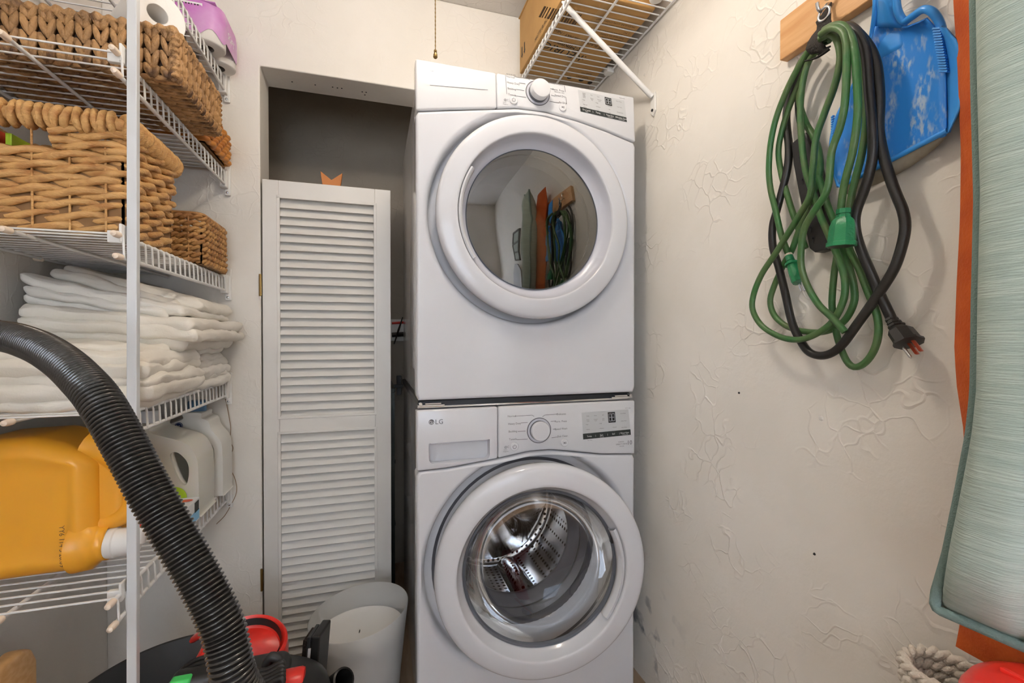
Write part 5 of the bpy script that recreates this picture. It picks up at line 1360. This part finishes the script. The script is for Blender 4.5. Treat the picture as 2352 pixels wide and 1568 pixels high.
def cushion(name, label, m, pm, x0, x1, far, wid, z0, z1, ear=.0, seed=0, drop=0.0):
    """long narrow cushion standing on end; far(z) gives the far edge in Y, narrow ears at the ends"""
    t = thing(name, label, 'cushion', ((x0 + x1) / 2, far(z0 + .1) - wid / 2, z0))
    xc = (x0 + x1) / 2; hx = (x1 - x0) / 2
    P = []
    zz = np.r_[np.linspace(0, .06, 6), np.linspace(.075, 1, 40)[0:] * 1.0]
    zz = np.unique(np.clip(zz, 0, 1)); n = 36
    for s in zz:
        z = z0 + (z1 - z0) * s; f = far(z); c = f - wid / 2
        ends = min(1, s / .09, (1 - s) / .09); th = hx * (.12 + .88 * math.sin(ends * math.pi / 2) ** .8)
        row = []
        for k in range(n):
            a = 2 * math.pi * k / n; ca, sa = math.cos(a), math.sin(a)
            yy = c + wid / 2 * np.sign(ca) * abs(ca) ** .62
            w = 1 - abs(ca) ** 3.0 * .82
            xx = xc + th * np.sign(sa) * abs(sa) ** .75 * w
            d = noise.noise(Vector((xx * 9, yy * 9, z * 9 + seed))) * .005
            zoff = drop * (f - yy) / wid * max(0, 1 - s / .25)
            row.append((xx + d, yy + d * .5, z + zoff))
        P.append(row)
    MB().grid(np.array(P), cv=True, capu=True).build('cover', m, t, smooth=70)
    if pm:
        path = [(xc - hx * .16, far(z0 + (z1 - z0) * s) + .001, z0 + (z1 - z0) * s) for s in np.linspace(1, .0, 60)]
        zb = z0 - .004
        path += [(xc - hx * .16, far(z0) - wid * q, zb + drop * q) for q in np.linspace(.03, 1, 14)]
        path += [(xc - hx * .16, far(z0 + (z1 - z0) * s) - wid - .001, z0 + (z1 - z0) * s + drop * max(0, 1 - s / .25)) for s in np.linspace(.0, 1, 60)]
        MB().tube(resample(path, .006), .0066, 8).build('piping', pm, t, smooth=70)
    return t
def edge(X, px):
    q = np.array([at(u, v, X=X) for u, v in px]); q = q[np.argsort(q[:, 2])]
    return lambda z: float(np.interp(z, q[:, 2], q[:, 1]))
TE = edge(.742, ((2148, 1392), (2150, 1365), (2178, 1270), (2205, 1140), (2232, 1000), (2243, 900), (2246, 700), (2252, 450), (2245, 200), (2242, 0), (2242, -400)))
tb = at(2148, 1392, X=.742)[2]
cushion('seat_cushion', 'pale teal ribbed cushion with piped edge standing on the red bin', M['teal'], M['teal_pipe'], .700, .803, TE, .096, tb, 1.95, seed=1, drop=.006)
OE = edge(.832, ((2196, 1482), (2204, 1440), (2212, 1380), (2216, 1000), (2198, 880), (2193, 800), (2198, 650), (2206, 500), (2208, 350), (2200, 150), (2190, 0), (2186, -300)))
cushion('seat_cushion', 'burnt orange velvet cushion squeezed between teal cushion and wall', M['orange_fab'], None, .806, .856, OE, .16, at(2196, 1482, X=.832)[2], 1.95, seed=5)
rk = thing('rope_basket', 'white rope coil basket beside the red bin', 'basket', (.812, .452, 0))
for k in range(43):
    z = .008 + k * .0158
    r = .048 + .004 * math.sin(k * .3)
    path = [(.812 + r * math.cos(t), .452 + r * math.sin(t), z) for t in np.linspace(0, 2 * math.pi, 33)[:-1]]
    mb = MB()
    if k > 38: rope_row(mb, path, .0085, .03, closed=True, seed=k)
    else: mb.tube(path, .0085, 6, closed=True)
    mb.build('rope_coil', M['rope'], rk, smooth=60)
MB().lathe([(0, 0), (.045, 0), (.046, .65)], 24, (.812, .452, .002)).build('liner', M['rope'], rk, smooth=60)

# ------------------------------------------------------------------ on the right wall behind the camera, mirrored in the dryer glass
sgn = thing('framed_sign', 'grey framed sign with script lines, mirrored in the dryer glass', 'sign', (XR, -.40, 1.62))
fr = MB()
for a in ((-.50, -.485, 1.55, 1.85), (-.315, -.30, 1.55, 1.85), (-.50, -.30, 1.55, 1.565), (-.50, -.30, 1.835, 1.85), (-.50, -.30, 1.735, 1.75), (-.50, -.30, 1.645, 1.66)):
    fr.box(XR - .016, XR - .0005, *a)
fr.build('frame', M['print'], sgn)
MB().box(XR - .008, XR - .0008, -.495, -.305, 1.555, 1.845).build('panel', mat('sage', (.36, .42, .38), .7), sgn)
ib = thing('ironing_board', 'perforated ironing board hanging on the wall, mirrored in the dryer glass', 'ironing board', (XR, -.35, .9))
pr = [(-.55, .75), (-.20, .75), (-.18, 1.2), (-.22, 1.42), (-.33, 1.5), (-.44, 1.5), (-.53, 1.4), (-.57, 1.1)]
MB().prism(pr, XR - .04, XR - .025, 'x').build('board', mat('dotted_steel', (.45, .46, .46), .4, metal=.4), ib, bevel=.004)
MB().box(XR - .025, XR - .0005, -.40, -.36, 1.38, 1.46).build('hanger', M['black'], ib)
